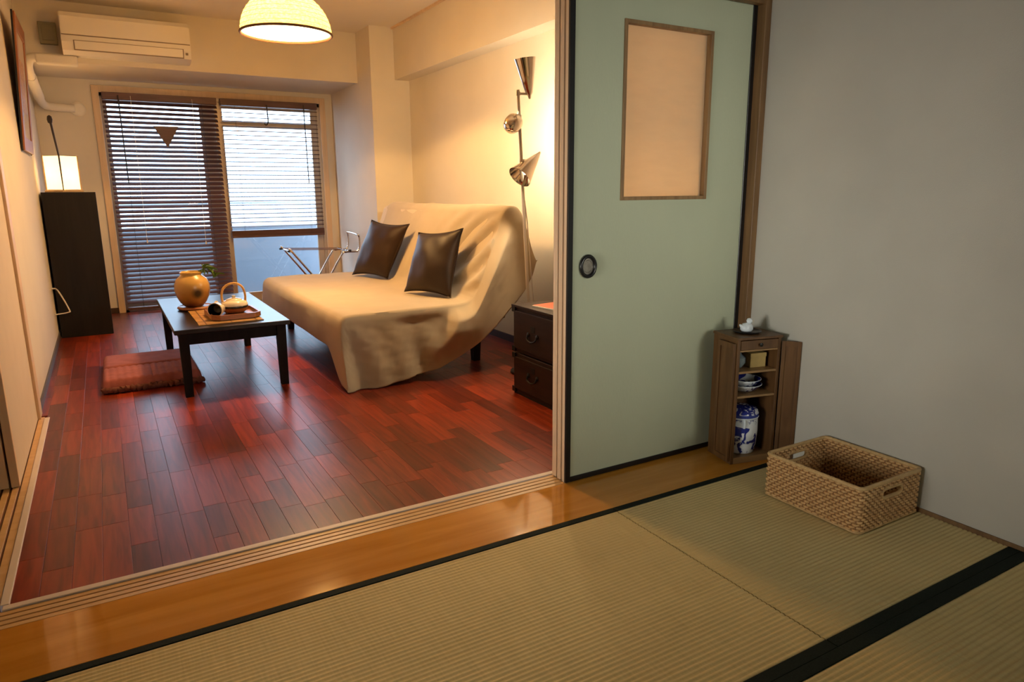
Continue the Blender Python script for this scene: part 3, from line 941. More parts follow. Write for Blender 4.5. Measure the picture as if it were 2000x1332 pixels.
tray = thing('wooden_tray', 'dark reddish wooden tray with cut corners on the bamboo mat', 'tray', (0.592, 4.225, ZT + .0062), math.radians(2))
oc = lambda a, b, c: [(-a + c, -b), (a - c, -b), (a, -b + c), (a, b - c), (a - c, b), (-a + c, b), (-a, b - c), (-a, -b + c)]
MB().prism(oc(.122, .150, .035), 0, .012, 'xy').build('bottom_board', M['traywood'], tray)
rimb = MB()
o1, i1 = oc(.132, .160, .040), oc(.122, .150, .035)
vs = [(x, y, z) for (pts, z) in ((o1, .004), (o1, .030), (i1, .030), (i1, .011)) for x, y in pts]
fs = []
for r in range(3):
    for k in range(8):
        fs.append((r * 8 + k, r * 8 + (k + 1) % 8, (r + 1) * 8 + (k + 1) % 8, (r + 1) * 8 + k))
for k in range(8):
    fs.append((24 + k, 24 + (k + 1) % 8, (k + 1) % 8, k))
rimb.add(vs, fs).build('rim', M['traywood'], tray)

TZ = ZT + .0062 + .0125
tp = thing('teapot', 'cream glazed teapot with bamboo hoop handle on the tray', 'teapot', (0.610, 4.245, TZ))
MB().lathe([(.040, 0), (.052, .003), (.068, .016), (.073, .031)], 36).build('lower_body', M['traywood'], tp, smooth=50)
MB().lathe([(.0728, .0305), (.0752, .033), (.0752, .041), (.0735, .044)], 36).build('black_band', M['black_glaze'], tp, smooth=50)
MB().lathe([(.0735, .0435), (.074, .052), (.066, .066), (.046, .074), (.043, .0745)], 36).build('shoulder', M['cream_glaze'], tp, smooth=50)
ld = MB().lathe([(.044, .0745), (.040, .080), (.018, .086), (.006, .088)], 28).build('lid', M['cream_glaze'], tp, smooth=50)
MB().lathe([(.006, .086), (.011, .092), (.009, .100), (.0, .102)], 16).build('knob', M['cream_glaze'], ld, smooth=60)
MB().tube(bez([(-.058, -.030, .035), (-.085, -.044, .045), (-.098, -.050, .068), (-.106, -.055, .078)], 4), [.016] * 4 + [.013] * 4 + [.010] * 5, 12).build('spout', M['cream_glaze'], tp, smooth=60)
hp = bez([(-.060, .006, .055), (-.064, .006, .100), (-.052, .005, .142), (-.020, .003, .166), (.020, -.001, .168), (.050, -.004, .146), (.062, -.006, .104), (.060, -.006, .055)], 6)
MB().tube(hp, .0065, 10).build('handle', M['cane'], tp, smooth=60)
for sx in (-1, 1):
    MB().tube([(sx * .060 + .012 * math.cos(a * PI / 6) * .5, .006 * -sx, .058 + .010 * math.sin(a * PI / 6)) for a in range(12)], .004, 6, closed=True).build('lug', M['cream_glaze'], tp, smooth=60)

tc = thing('tea_cup', 'cream tea cup with black inside tipped on its side on the tray', 'cup', (0.500, 4.150, TZ + .042))
tc.rotation_euler = Vector((-.42, -.88, -.02)).to_track_quat('Z', 'Y').to_euler()
MB().lathe([(.016, -.034), (.030, -.030), (.038, -.012), (.040, .022), (.041, .030), (.037, .030)], 30, close=False).build('outer_wall', M['cream_glaze'], tc, smooth=50)
MB().lathe([(.0372, .0298), (.035, .016), (.033, -.010), (.024, -.024), (0, -.027)], 30, close=False).lathe([(0, -.0345), (.016, -.034)], 30, close=False).build('inner_wall', M['black_glaze'], tc, smooth=50)

# ------------------------------------------------------------------ floor cushion
cu = thing('floor_cushion', 'dusky red folded floor cushion with ribbed front half beside the table', 'cushion', (0.14, 4.60, 0))


def puff(x0, x1, y0, y1, h, ribs):
    b = MB()
    nx, ny = 72, 24
    def fn(u, v):
        x, y = x0 + (x1 - x0) * u, y0 + (y1 - y0) * v
        eu = min(u, 1 - u) * (x1 - x0); ev = min(v, 1 - v) * (y1 - y0)
        e = min(1, eu / .03) * min(1, ev / .03)
        z = h * (.35 + .65 * math.sqrt(max(0, 1 - (1 - min(1, e)) ** 2)))
        if ribs:
            z += .007 * abs(math.sin(PI * u * ribs)) ** .6 * min(1, ev / .02) - .004
        z += .003 * noise.noise(Vector((x * 14, y * 14, 3)))
        return (x, y, z)
    b.grid(fn, nx, ny)
    # sides down to the floor
    rim = [(i * (ny + 1)) for i in range(nx + 1)] + [nx * (ny + 1) + j for j in range(1, ny + 1)] + [i * (ny + 1) + ny for i in range(nx - 1, -1, -1)] + [j for j in range(ny - 1, 0, -1)]
    n0 = len(b.v)
    for i in rim:
        b.v.append((b.v[i][0], b.v[i][1], .002))
    K = len(rim)
    for k in range(K):
        b.f.append((rim[k], rim[(k + 1) % K], n0 + (k + 1) % K, n0 + k))
    b.f.append(tuple(n0 + k for k in range(K)))
    return b


puff(-.235, .265, .03, .40, .070, 0).build('smooth_half', M['cushion'], cu, smooth=60)
puff(-.240, .265, -.335, .022, .072, 14).build('ribbed_half', M['cushion'], cu, smooth=60)
tr_ = MB()
tr_.tube([(-.242 + .507 * k / 60, -.340 + .005 * math.sin(k * 1.7), .020 + .006 * math.sin(k * 2.3)) for k in range(61)], [.015 + .004 * math.sin(k * 1.9) for k in range(61)], 8)
tr_.build('ruffled_hem', M['cushion_trim'], cu, smooth=60)

# ------------------------------------------------------------------ sofa
sf = thing('sofa_bed', 'low sofa bed with dark metal frame, mostly hidden under its beige throw', 'sofa', (1.6, 4.70, 0))
MB().box(-.50, -1.02, .275, .24, 1.02, .392, bev=.03).build('seat_mattress', M['mattress'], sf, smooth=50)
bk = MB().box(-.055, -1.02, 0, .065, 1.02, .60, bev=.035)
Tb = Matrix.Translation((.330, 0, .385)) @ Matrix.Rotation(math.radians(20), 4, 'Y')
bk.v = [tuple(Tb @ Vector(p)) for p in bk.v]
bk.build('back_mattress', M['mattress'], sf, smooth=50)
fr = MB().box(-.47, -.98, .205, .26, -.94, .270, bev=.004).box(-.47, .94, .205, .26, .98, .270, bev=.004)
fr.box(-.49, -.98, .205, -.45, .98, .270, bev=.004).box(.22, -.98, .205, .26, .98, .270, bev=.004)
fr.build('base_frame', M['steel_dark'], sf)
for (x, y) in ((-.38, -.80), (-.38, .93), (.40, -.80), (.40, .93)):
    MB().taper((x, y, 0), (.022, .022), (x, y, .215), (.030, .030)).build('leg', M['steel_dark'], sf)
MB().tube([(.26, -.95, .24), (.52, -.95, .30), (.655, -.95, .70), (.655, -.95, .82)], .016, 8).tube([(.26, .95, .24), (.52, .95, .30), (.655, .95, .70), (.655, .95, .82)], .016, 8).build('back_support', M['steel_dark'], sf, smooth=50)
MB().box(.15, -1.06, .30, .36, -.96, .40, bev=.012).box(.22, -1.04, .24, .40, -.98, .30, bev=.01).build('mattress_corner', M['mattress'], sf, smooth=50)
MB().box(-.40, -.80, .19, .42, -.76, .215).box(-.40, .90, .19, .42, .94, .215).build('cross_bar', M['steel_dark'], sf)

# throw: profile (x, z) swept along y, then hanging over the near end
prof = [(1.050, .205), (1.046, .29), (1.050, .366), (1.070, .403), (1.120, .416), (1.30, .418), (1.50, .420), (1.70, .422), (1.80, .424), (1.862, .450), (1.905, .530), (1.965, .680), (2.025, .830), (2.058, .915), (2.085, .966), (2.135, .990), (2.190, .962), (2.225, .860), (2.262, .62)]
low = [(1.050, .012), (1.052, .008), (1.055, .006), (1.065, .004), (1.095, .003), (1.20, .004), (1.34, .018), (1.50, .045), (1.610, .070), (1.700, .105), (1.780, .145), (1.870, .195), (1.98, .275), (2.060, .350), (2.13, .415), (2.195, .485), (2.245, .57), (2.270, .64), (2.280, .66)]


def resample(P, n):
    c = bez([(a, 0, b) for a, b in P], 10)
    return [((c[int(i * (len(c) - 1) / n)]).x, (c[int(i * (len(c) - 1) / n)]).z) for i in range(n + 1)]


NS = 126
PT, PB = resample(prof, NS), resample(low, NS)
PN = []
for i in range(NS + 1):
    a, b = PT[max(0, i - 1)], PT[min(NS, i + 1)]
    tx_, tz_ = b[0] - a[0], b[1] - a[1]
    l = math.hypot(tx_, tz_) or 1
    PN.append((-tz_ / l, tx_ / l))
YN, YF = 3.655, 5.765
NT, ND = 70, 46
ridge = bez([(2.035, 0, .985), (1.975, 0, .86), (1.885, 0, .66), (1.80, 0, .50), (1.73, 0, .36), (1.66, 0, .24), (1.58, 0, .15)], 10)


def ridge_dist(x, z):
    best, sgn = 9, 0
    for k, p in enumerate(ridge):
        d = math.hypot(x - p.x, z - p.z)
        if d < best:
            best = d
            q = ridge[min(k + 1, len(ridge) - 1)]; o = ridge[max(k - 1, 0)]
            sgn = 1 if (q.x - o.x) * (z - p.z) - (q.z - o.z) * (x - p.x) > 0 else -1
    return best * sgn


th = MB()
rows = NT + ND + 1
for i in range(NS + 1):
    x, z = PT[i]; nx, nz = PN[i]
    xb, zb = PB[i]
    s = i / NS
    for j in range(rows):
        if j <= NT:
            t = j / NT
            y = YF + (YN - YF) * t
            e = (YF - y)
            k = 1 - smoothstep(0, .09, e)
            dx = dz = 0.0
            # rounded far corner and short far drop
            dz -= .10 * k * k * (1 if z > .3 else .2)
            if z > .8:
                dz -= .10 * (1 - smoothstep(0, .22, e)) ** 2
            w = noise.noise(Vector((x * 5, y * 2.2, z * 5))) * .010 + noise.noise(Vector((x * 13, y * 9, z * 9 + 4))) * .003
            # diagonal pull folds on the backrest near end
            if .45 < z < .95:
                g = smoothstep(4.6, 3.9, y)
                w += .012 * g * math.sin((y * 1.0 + z * 1.3) * 26) * smoothstep(.45, .55, z) * smoothstep(.97, .85, z)
            if i < 12:
                w *= .6
            if z < .46:
                w *= smoothstep(-.02, .22, y - YN)
            # near front corner: the hem falls towards the floor
            if z < .40 and x < 1.1:
                f = smoothstep(3.95, YN, y)
                dz -= (z - .0) * .0 + f * (.41 - z) * .9 * smoothstep(.40, .2, z)
            th.v.append((x + nx * w + dx, y, max(.004, z + nz * w + dz)))
        else:
            d = (j - NT) / ND
            d2 = d ** .92
            px, pz = x + (xb - x) * d2, z + (zb - z) * d2
            if z < .40 and x < 1.1:
                f = (.41 - z) * .9 * smoothstep(.40, .2, z)
                pz = max(zb, (z - f) + (zb - (z - f)) * d2)
            # hang: round over the edge, then nearly straight down
            y = YN - .012 * math.sin(min(1, d * 14) * PI / 2) - .050 * d
            rd = ridge_dist(px, pz)
            on = smoothstep(.02, .20, d)
            y -= .105 * math.exp(-(rd / (.040 if rd < 0 else .17)) ** 2) * on * (0.30 + .70 * smoothstep(.98, .75, pz)) * smoothstep(.08, .30, pz)
            y += .020 * smoothstep(0, .08, -rd) * on * smoothstep(.95, .6, pz) * smoothstep(1.25, 1.5, px)
            # upright folds in the front part
            amp = smoothstep(.1, .7, d) * smoothstep(1.75, 1.45, px)
            y += amp * (.014 * math.sin(px * 34 + pz * 6) + .010 * math.sin(px * 17 + 1.0))
            wr = on * (.25 + .75 * smoothstep(.02, -.06, rd))
            y += noise.noise(Vector((px * 9, pz * 7, 2.0))) * .010 * wr + noise.noise(Vector((px * 26, pz * 22, 7.0))) * .005 * wr + noise.noise(Vector((px * 60 + pz * 30, pz * 24, 5.0))) * .0022 * wr
            th.v.append((px, y, max(.004, pz)))
for i in range(NS):
    for j in range(rows - 1):
        th.f.append((i * rows + j, (i + 1) * rows + j, (i + 1) * rows + j + 1, i * rows + j + 1))
tho = th.build('throw_cover', M['throw'], smooth=62, origin=(1.6, 4.7, 0))
tag(tho, 'wrinkled beige cotton throw spread over the whole sofa bed', 'throw')
sd = tho.modifiers.new('thickness', 'SOLIDIFY'); sd.thickness = .004; sd.offset = -1


# ------------------------------------------------------------------ sofa pillows
def pillow(label, corners, thick):
    """corners: bottom far, bottom near, top near, top far (world), near = towards the camera along y."""
    a, b, c, d = [Vector(p) for p in corners]
    ctr = (a + b + c + d) / 4
    nrm = (b - a).cross(d - a).normalized()
    if nrm.x > 0:
        nrm = -nrm
    m_ = MB()
    n = 26
    def pt(u, v, side):
        # pinched edges: sides bow inwards, corners stick out
        uu = u + .05 * math.sin(PI * u) * 0
        p = a.lerp(b, u).lerp(d.lerp(c, u), v)
        su, sv = 2 * u - 1, 2 * v - 1
        inx = (1 - abs(sv) ** 2.2) * .11 * su * abs(su)
        inz = (1 - abs(su) ** 2.2) * .11 * sv * abs(sv)
        p = p - (b - a) * inx * .5 - (d - a) * inz * .5
        h = (max(0, 1 - su * su) ** .55) * (max(0, 1 - sv * sv) ** .55)
        w = noise.noise(Vector((u * 4 + thick * 50, v * 4, side * 2))) * .012 * h
        return p + nrm * side * (thick * h + w) - ctr
    for side in (1, -1):
        vs = [pt(i / n, j / n, side) for i in range(n + 1) for j in range(n + 1)]
        fs = [(i * (n + 1) + j, (i + 1) * (n + 1) + j, (i + 1) * (n + 1) + j + 1, i * (n + 1) + j + 1) for i in range(n) for j in range(n)]
        m_.add(vs, fs)
    o = m_.build('pillow', M['pillow'], smooth=180)
    bm = bmesh.new(); bm.from_mesh(o.data)
    bmesh.ops.remove_doubles(bm, verts=bm.verts[:], dist=1e-5)
    bmesh.ops.recalc_face_normals(bm, faces=bm.faces[:])
    bm.to_mesh(o.data); bm.free()
    o.data.shade_smooth()
    o.location = ctr
    tag(o, label, 'pillow')
    # piped seam round the edge
    seam = [pt(k / n, 0, 0) for k in range(n)] + [pt(1, k / n, 0) for k in range(n)] + [pt(1 - k / n, 1, 0) for k in range(n)] + [pt(0, 1 - k / n, 0) for k in range(n)]
    MB().tube(seam, .0035, 6, closed=True).build('seam', M['pillow'], o, smooth=60)
    return o


pillow('dark brown satin pillow nearer the window, leaning on the sofa back', [(1.66, 5.34, .435), (1.80, 4.93, .435), (1.955, 4.84, .84), (1.82, 5.28, .86)], .085)
pillow('dark brown pillow nearer the camera, leaning on the sofa back', [(1.66, 4.24, .435), (1.80, 3.83, .435), (1.935, 3.91, .85), (1.80, 4.30, .81)], .085)

# ------------------------------------------------------------------ luggage rack beyond the sofa
rk = thing('luggage_rack', 'folding chrome luggage rack standing beyond the sofa near the window', 'rack', (1.70, 6.40, 0))
r_ = .009
for (y, nm) in ((-.14, 'near'), (.18, 'far')):
    MB().tube(bez([(-.30, y, .565), (-.28, y, .555), (.02, y, .16), (.13, y, .0)], 5), r_, 8).build('leg', M['chrome'], rk, smooth=60)
    MB().tube(bez([(.31, y, .535), (.20, y, .535), (.15, y, .50), (-.06, y, .16), (-.16, y, .0)], 5), r_, 8).build('leg', M['chrome'], rk, smooth=60)
MB().tube(bez([(.30, -.14, .535), (.325, -.14, .57), (.33, -.14, .665), (.315, -.12, .690), (.31, .14, .700), (.325, .18, .67), (.32, .18, .57), (.30, .18, .535)], 5), r_, 8).build('back_rail', M['chrome'], rk, smooth=60)
MB().tube([(-.30, -.15, .565), (-.30, .19, .565)], r_, 8).build('cross_bar', M['chrome'], rk, smooth=60)
MB().tube([(.22, -.15, .545), (.22, .19, .545)], r_, 8).build('cross_bar', M['chrome'], rk, smooth=60)
for k in range(4):
    y = -.11 + k * .085
    MB().prism([(-.30, .573), (.22, .553), (.22, .556), (-.30, .576)], y, y + .025, 'xz').build('strap', M['strap'], rk)
for p in ((-.31, -.14, .567), (-.31, .18, .567), (.235, -.14, .548)):
    MB().lathe([(.004, -.010), (.014, -.008), (.015, .008), (.004, .010)], 10, T=Matrix.Translation(p)).build('end_cap', M['lacquer'], rk, smooth=50)

# ------------------------------------------------------------------ floor lamp
lp = thing('floor_lamp', 'tall chrome floor lamp with three cone heads behind the sofa end', 'floor lamp', (2.150, 3.45, 0))
DX = -.053 / 1.15
def pole_at(z): return (.014 + (z - .43) * -.0557 - .037, 0, z)
MB().lathe([(.0, 0), (.13, 0), (.13, .012), (.12, .018), (.02, .024), (.012, .05)], 36, T=Matrix.Translation((pole_at(0)[0], 0, 0))).build('base', M['iron'], lp, smooth=40)
MB().tube([pole_at(.03), pole_at(.9), pole_at(1.62)], .0095, 12).build('pole', M['steel'], lp, smooth=60)


def lamp_head(apex, mouth, r0, r1, bulb_w, label=None, dome=False):
    a, b = Vector(apex), Vector(mouth)
    L = (b - a).length
    q = (b - a).to_track_quat('Z', 'Y').to_matrix().to_4x4()
    T = Matrix.Translation(a) @ q
    if dome:
        pr = [(0.004, -.004), (r1 * .55, .012), (r1 * .9, L * .35), (r1, L * .7), (r1, L)]
    else:
        pr = [(.006, -.03), (.010, -.012), (r0, 0), (r0 + (r1 - r0) * .5, L * .5), (r1, L)]
    inn = [(r - .002, z) for r, z in reversed(pr[1:])]
    h = MB().lathe(pr + inn + [(0.0, inn[-1][1] + .003)], 32, T=T).build('shade', M['chrome'], lp, smooth=40)
    MB().lathe([(0.0, L * .25), (.012, L * .27), (.024, L * .50), (.022, L * .62), (.0, L * .74)], 16, T=T).build('bulb', M['bulb'], h, smooth=60)
    return h


off = Vector((2.150, 3.45, 0))
W2L = lambda x, z, y=3.45: (x - 2.150, y - 3.45, z)
lamp_head(W2L(2.128, 1.605, 3.44), W2L(2.100, 1.785, 3.44), .020, .060, 1)
lamp_head(W2L(1.985, 1.412, 3.41), W2L(2.048, 1.450, 3.47), .03, .050, 1, dome=True)
lamp_head(W2L(2.168, 1.268, 3.42), W2L(2.040, 1.150, 3.40), .016, .070, 1)
for p, q in ((W2L(2.122, 1.60, 3.44), pole_at(1.60)), (W2L(2.03, 1.475, 3.46), pole_at(1.478)), (W2L(2.150, 1.250, 3.42), pole_at(1.240))):
    MB().tube([p, q], .007, 8).lathe([(.0, -.012), (.013, -.010), (.013, .010), (0, .012)], 12, T=Matrix.Translation(q)).build('joint', M['steel'], lp, smooth=50)
MB().tube(bez([pole_at(1.10), (pole_at(.9)[0] + .016, -.004, .9), (pole_at(.5)[0] + .030, -.004, .5), (pole_at(.25)[0] + .05, 0, .25), (pole_at(0)[0] + .10, 0.02, .03)], 5), .0035, 6).build('cord', M['steel'], lp, smooth=60)
light('lamp_up', 'POINT', (2.108, 3.44, 1.735), 8, LAMPC, 0.025)
light('lamp_wall', 'SPOT', (2.05, 3.46, 1.455), 72, LAMPC, 0.03, target=(2.48, 3.72, 1.42), spot_size=math.radians(150), spot_blend=0.6)
light('lamp_down', 'SPOT', (2.045, 3.40, 1.158), 24, LAMPC, 0.03, target=(1.3, 3.3, .45), spot_size=math.radians(140), spot_blend=0.6)

# ------------------------------------------------------------------ chest and brochure
ch = thing('chest', 'dark red brown drawer chest with iron bail handles at the sofa end', 'chest', (1.832, 3.135, 0))
CW, CD = .42, .43
for k, (z0, z1) in enumerate(((.012, .228), (.236, .478))):
    MB().box(0.008, -CW, z0, CD, 0, z1, bev=.003).build('carcass', M['tansu'], ch)
    d = MB().box(0, -CW + .018, z0 + .020, .012, -.018, z1 - .020, bev=.002).build('drawer', M['tansu'], ch)
    zc = (z0 + z1) / 2 + (.0 if k == 0 else -.02)
    hh = MB().tube(bez([(-.004, -.205 - .042, zc + .014), (-.012, -.205 - .038, zc - .008), (-.014, -.205, zc - .020), (-.012, -.205 + .038, zc - .008), (-.004, -.205 + .042, zc + .014)], 5), .0045, 8)
    for s in (-1, 1):
        hh.lathe([(.012, 0), (.012, .003), (.005, .006), (0, .008)], 12, T=Matrix.Translation((0, -.205 + s * .042, zc + .014)) @ Matrix.Rotation(-PI / 2, 4, 'Y'))
    hh.build('bail_handle', M['iron'], d, smooth=50)
    MB().box(-.0012, -.225, zc + .030, .001, -.185, zc + .060).build('lock_plate', M['iron'], d)
    for yy in (-CW + .012, -.012):
        for zz in (z0 + .014, z1 - .014):
            MB().box(-.001, yy - .016, zz - .014, .009, yy + .016, zz + .014, bev=.001).build('corner_plate', M['iron'], ch)
    MB().tube(bez([(.12, .003, z0 + .10), (.13, .016, z0 + .07), (.20, .020, z0 + .062), (.27, .016, z0 + .07), (.28, .003, z0 + .10)], 5), .006, 8).build('side_handle', M['iron'], ch, smooth=50)
MB().box(-.004, -CW - .004, .478, CD, .004, .490, bev=.002).build('top_board', M['tansu'], ch)
MB().box(.01, -CW + .002, 0, CD, -.002, .012).build('plinth', M['black_wood'], ch)

br = thing('brochure', 'orange red covered brochure lying on the drawer chest', 'book', (1.99, 2.885, .4905), math.radians(8))
MB().box(-.10, -.13, 0, .10, .13, .006).build('pages', M['paper'], br)
MB().box(-.092, -.130, .006, .100, .130, .0075).build('cover', M['red_paper'], br)

# ------------------------------------------------------------------ pendant lamp
pd = thing('pendant_lamp', 'lit rattan dome pendant lamp hanging from the living room ceiling', 'pendant lamp', (1.080, 4.50, 2.0))
R0 = .262
outp = []
for k in range(13):
    a = k / 12 * PI / 2 * .94
    outp.append((R0 * math.cos(a) ** .9, .235 * math.sin(a)))
MB().lathe(outp, 56, close=False).build('shade', M['rattan'], pd, smooth=60)
pd_r = MB()
pd_r.tube([(R0 * math.cos(2 * PI * k / 64), R0 * math.sin(2 * PI * k / 64), 0) for k in range(64)], .0075, 8, closed=True)
pd_r.build('rim', M['rattan_rim'], pd, smooth=60)
wv = MB()
for k in range(1, 11):
    a = k / 12 * PI / 2 * .94
    r, z = R0 * math.cos(a) ** .9 + .001, .235 * math.sin(a)
    wv.tube([(r * math.cos(2 * PI * q / 56), r * math.sin(2 * PI * q / 56), z + .0012 * (-1) ** q) for q in range(56)], .0012, 5, closed=True)
wv.build('woven_strands', M['rattan'], pd, smooth=60)
MB().lathe([(0.0, .006), (R0 * .965, .006), (R0 * .965, .009), (0, .009)], 48).build('diffuser', M['diffuser'], pd, smooth=40)
MB().lathe([(.03, .225), (.034, .24), (.03, .26), (.008, .27)], 20).tube([(0, 0, .26), (0, 0, .452)], .004, 8).build('cord', M['cord_white'], pd, smooth=50)
light('pendant_bulb', 'SPOT', (1.08, 4.50, 1.985), 142, WARM, 0.14, rot=(0, 0, 0), spot_size=math.radians(154), spot_blend=0.12)
light('pendant_glow', 'POINT', (1.08, 4.50, 1.96), 34, WARM, 0.14)
light('pendant_bulb_up', 'POINT', (1.08, 4.50, 2.12), 16, WARM, 0.05)

# ------------------------------------------------------------------ small display cabinet in the tatami room
CA = -math.radians(13)
cb = thing('display_cabinet', 'small open brown wooden display cabinet beside the fusuma', 'cabinet', (2.060, 1.805, 0), CA)
w_, d_, h_ = .200, .160, .518
MB().box(0, 0, .0, .014, d_, h_ - .008, bev=.001).build('side_panel', M['cabinet'], cb)
MB().box(w_ - .014, 0, .0, w_, d_, h_ - .008, bev=.001).build('side_panel', M['cabinet'], cb)
MB().box(.014, d_ - .006, .02, w_ - .014, d_, h_ - .008).build('back_panel', M['cabinet'], cb)
MB().box(-.004, -.006, h_ - .010, w_ + .004, d_ + .002, h_, bev=.0015).build('top_board', M['cabinet'], cb)
MB().box(.014, 0, .0, w_ - .014, d_ - .006, .026, bev=.001).build('bottom_board', M['cabinet_pale'], cb)
drw = MB().box(.016, -.002, h_ - .050, w_ - .016, .10, h_ - .014, bev=.001).build('drawer', M['cabinet'], cb)
MB().lathe([(.003, 0), (.006, .006), (.008, .010), (0.0, .013)], 14, T=Matrix.Translation((w_ / 2, -.002, h_ - .031)) @ Matrix.Rotation(PI / 2, 4, 'X')).build('knob', M['iron'], drw, smooth=50)
MB().box(.014, .002, h_ - .058, w_ - .014, d_ - .006, h_ - .052).build('shelf', M['cabinet_pale'], cb)
for z in (.372, .272):
    MB().box(.014, .002, z, w_ - .014, d_ - .006, z + .009, bev=.001).build('shelf', M['cabinet_pale'], cb)


def leaf_door(hx, hy, ang, L, z0, z1):
    T = Matrix.Translation((hx, hy, 0)) @ Matrix.Rotation(ang, 4, 'Z')
    d = MB().box(0, -.006, z0, .014, .006, z1, bev=.001, T=T).box(L - .014, -.006, z0, L, .006, z1, bev=.001, T=T).box(.014, -.006, z0, L - .014, .006, z0 + .02, T=T).box(.014, -.006, z1 - .02, L - .014, .006, z1, T=T)
    o = d.build('door', M['cabinet'], cb)
    MB().box(.013, -.002, z0 + .019, L - .013, .002, z1 - .019, T=T).build('door_panel', M['cabinet'], o)
    return o


leaf_door(-.008, .004, math.radians(92), .098, .012, .495)
leaf_door(w_ + .001, -.004, math.radians(-38), .072, .012, .495)


def in_cab(x, y, z):
    v = Matrix.Translation((2.060, 1.805, 0)) @ Matrix.Rotation(CA, 4, 'Z') @ Vector((x, y, z))
    return tuple(v)


# blue and white covered jar
jar = thing('porcelain_jar', 'large blue and white porcelain jar on the cabinet floor', 'jar', in_cab(.092, .078, .0265))
MB().lathe([(.055, 0), (.060, .004), (.066, .035), (.069, .095), (.067, .150), (.064, .158)], 40).build('body', M['porc'], jar, smooth=50)
MB().lathe([(.0685, .153), (.0690, .170), (.062, .182), (.036, .190), (0, .191)], 40).build('lid', M['porc_lid'], jar, smooth=50)
MB().lathe([(.0692, .154), (.0702, .160), (.0692, .166)], 40, close=False).build('blue_band', M['porc_band'], jar, smooth=50)
MB().lathe([(.0675, .146), (.0705, .151), (.0675, .156)], 40, close=False).build('white_ring', M['figurine'], jar, smooth=50)
for k in range(3):
    a = 2 * PI * k / 3 - .1
    MB().tube([(.068 * math.cos(a), .068 * math.sin(a), .148), (.077 * math.cos(a), .077 * math.sin(a), .135), (.069 * math.cos(a), .069 * math.sin(a), .115)], .005, 8).build('lug', M['figurine'], jar, smooth=50)
# bowls
for k, (z, lab) in enumerate(((.2815, 'blue wave patterned bowl, lower one of the nested pair on the middle shelf'), (.302, 'blue wave patterned bowl nested on top of another on the middle shelf'))):
    r = .072 - .004 * k
    b = tag(MB().lathe([(.022, 0), (.024, .003), (.048, .008), (r, .030), (r - .002, .032), (.045, .012), (0, .007)], 36).build('porcelain_bowl', M['porc_bowl'], smooth=40), lab, 'bowl', 'nested bowls in the cabinet')
    b.location = in_cab(.0915, .075, z)
    MB().tube([((r - .001) * math.cos(2 * PI * q / 40), (r - .001) * math.sin(2 * PI * q / 40), .0315) for q in range(40)], .0012, 6, closed=True).build('rim', M['figurine'], b, smooth=60)
v = tag(MB().lathe([(.018, 0), (.022, .003), (.034, .022), (.033, .042), (.018, .054), (.013, .066), (.019, .074), (.017, .074), (.011, .066), (0, .05)], 28).build('small_vase', M['celadon'], smooth=40), 'small grey blue vase on the top shelf of the cabinet', 'vase')
v.location = in_cab(.052, .072, .3815)
sb = thing('wooden_box', 'pale straw coloured box on the top shelf of the cabinet', 'box', in_cab(.132, .075, .3815), CA)
MB().box(-.036, -.030, 0, .036, .036, .054, bev=.001).build('body', M['straw_box'], sb)
MB().box(-.0375, -.0315, .042, .0375, .0375, .058, bev=.001).build('lid', M['straw_box'], sb)

dz = thing('black_dish', 'round black dish on top of the display cabinet', 'dish', in_cab(.098, .082, h_))
MB().lathe([(.030, 0), (.046, .002), (.056, .008), (.055, .010), (.044, .005), (0, .004)], 36).build('body', M['dish_black'], dz, smooth=40)
fg = thing('bird_figurine', 'small white porcelain figurine on the black dish', 'figurine', in_cab(.094, .080, h_ + .0045))
fb = MB()
fb.lathe([(0, 0), (.018, .001), (.024, .010), (.023, .022), (.017, .032), (.0, .037)], 24)
fb.v = [(x * 1.15, y * .95, z) for x, y, z in fb.v]
fb.build('body', M['figurine'], fg, smooth=60)
MB().lathe([(0, -.012), (.008, -.010), (.0125, 0), (.009, .009), (0, .012)], 20, T=Matrix.Translation((.009, -.004, .043))).build('head', M['figurine'], fg, smooth=60)
MB().tube([(.019, -.008, .043), (.027, -.012, .041)], [.004, .001], 8).build('beak', M['cream_glaze'], fg, smooth=60)
MB().tube([(-.020, .004, .020), (-.032, .008, .030)], [.010, .003], 8).build('tail', M['figurine'], fg, smooth=60)

# ------------------------------------------------------------------ woven basket
BX0, BX1, BY0, BY1, BH = 1.962, 2.286, 1.190, 1.552, .152
bk_ = thing('woven_basket', 'rectangular woven rattan basket with handle slots on the tatami by the wall', 'basket', ((BX0 + BX1) / 2, (BY0 + BY1) / 2, 0.001))
bw, bl = (BX1 - BX0) / 2, (BY1 - BY0) / 2
NCELL, NROW = 112, 15
CRN = .016


def perim(o):
    """Closed rounded-rectangle outline sampled 4 points per weave cell; returns (x, y, nx, ny)."""
    hx, hy = bw - CRN, bl - CRN
    segs = []
    arc = CRN * PI / 2
    L = [2 * hy, arc, 2 * hx, arc, 2 * hy, arc, 2 * hx, arc]
    tot = sum(L)
    n = NCELL * 4
    out = []
    for k in range(n):
        d = tot * k / n
        q = 0
        while d > L[q]:
            d -= L[q]; q += 1
        if q == 0: out.append((bw, -hy + d, 1, 0))
        elif q == 2: out.append((hx - d, bl, 0, 1))
        elif q == 4: out.append((-bw, hy - d, -1, 0))
        elif q == 6: out.append((-hx + d, -bl, 0, -1))
        else:
            cx, cy, a0 = {1: (hx, hy, 0), 3: (-hx, hy, 90), 5: (-hx, -hy, 180), 7: (hx, -hy, 270)}[q]
            a = math.radians(a0 + 90 * d / arc)
            out.append((cx + CRN * math.cos(a), cy + CRN * math.sin(a), math.cos(a), math.sin(a)))
    return out


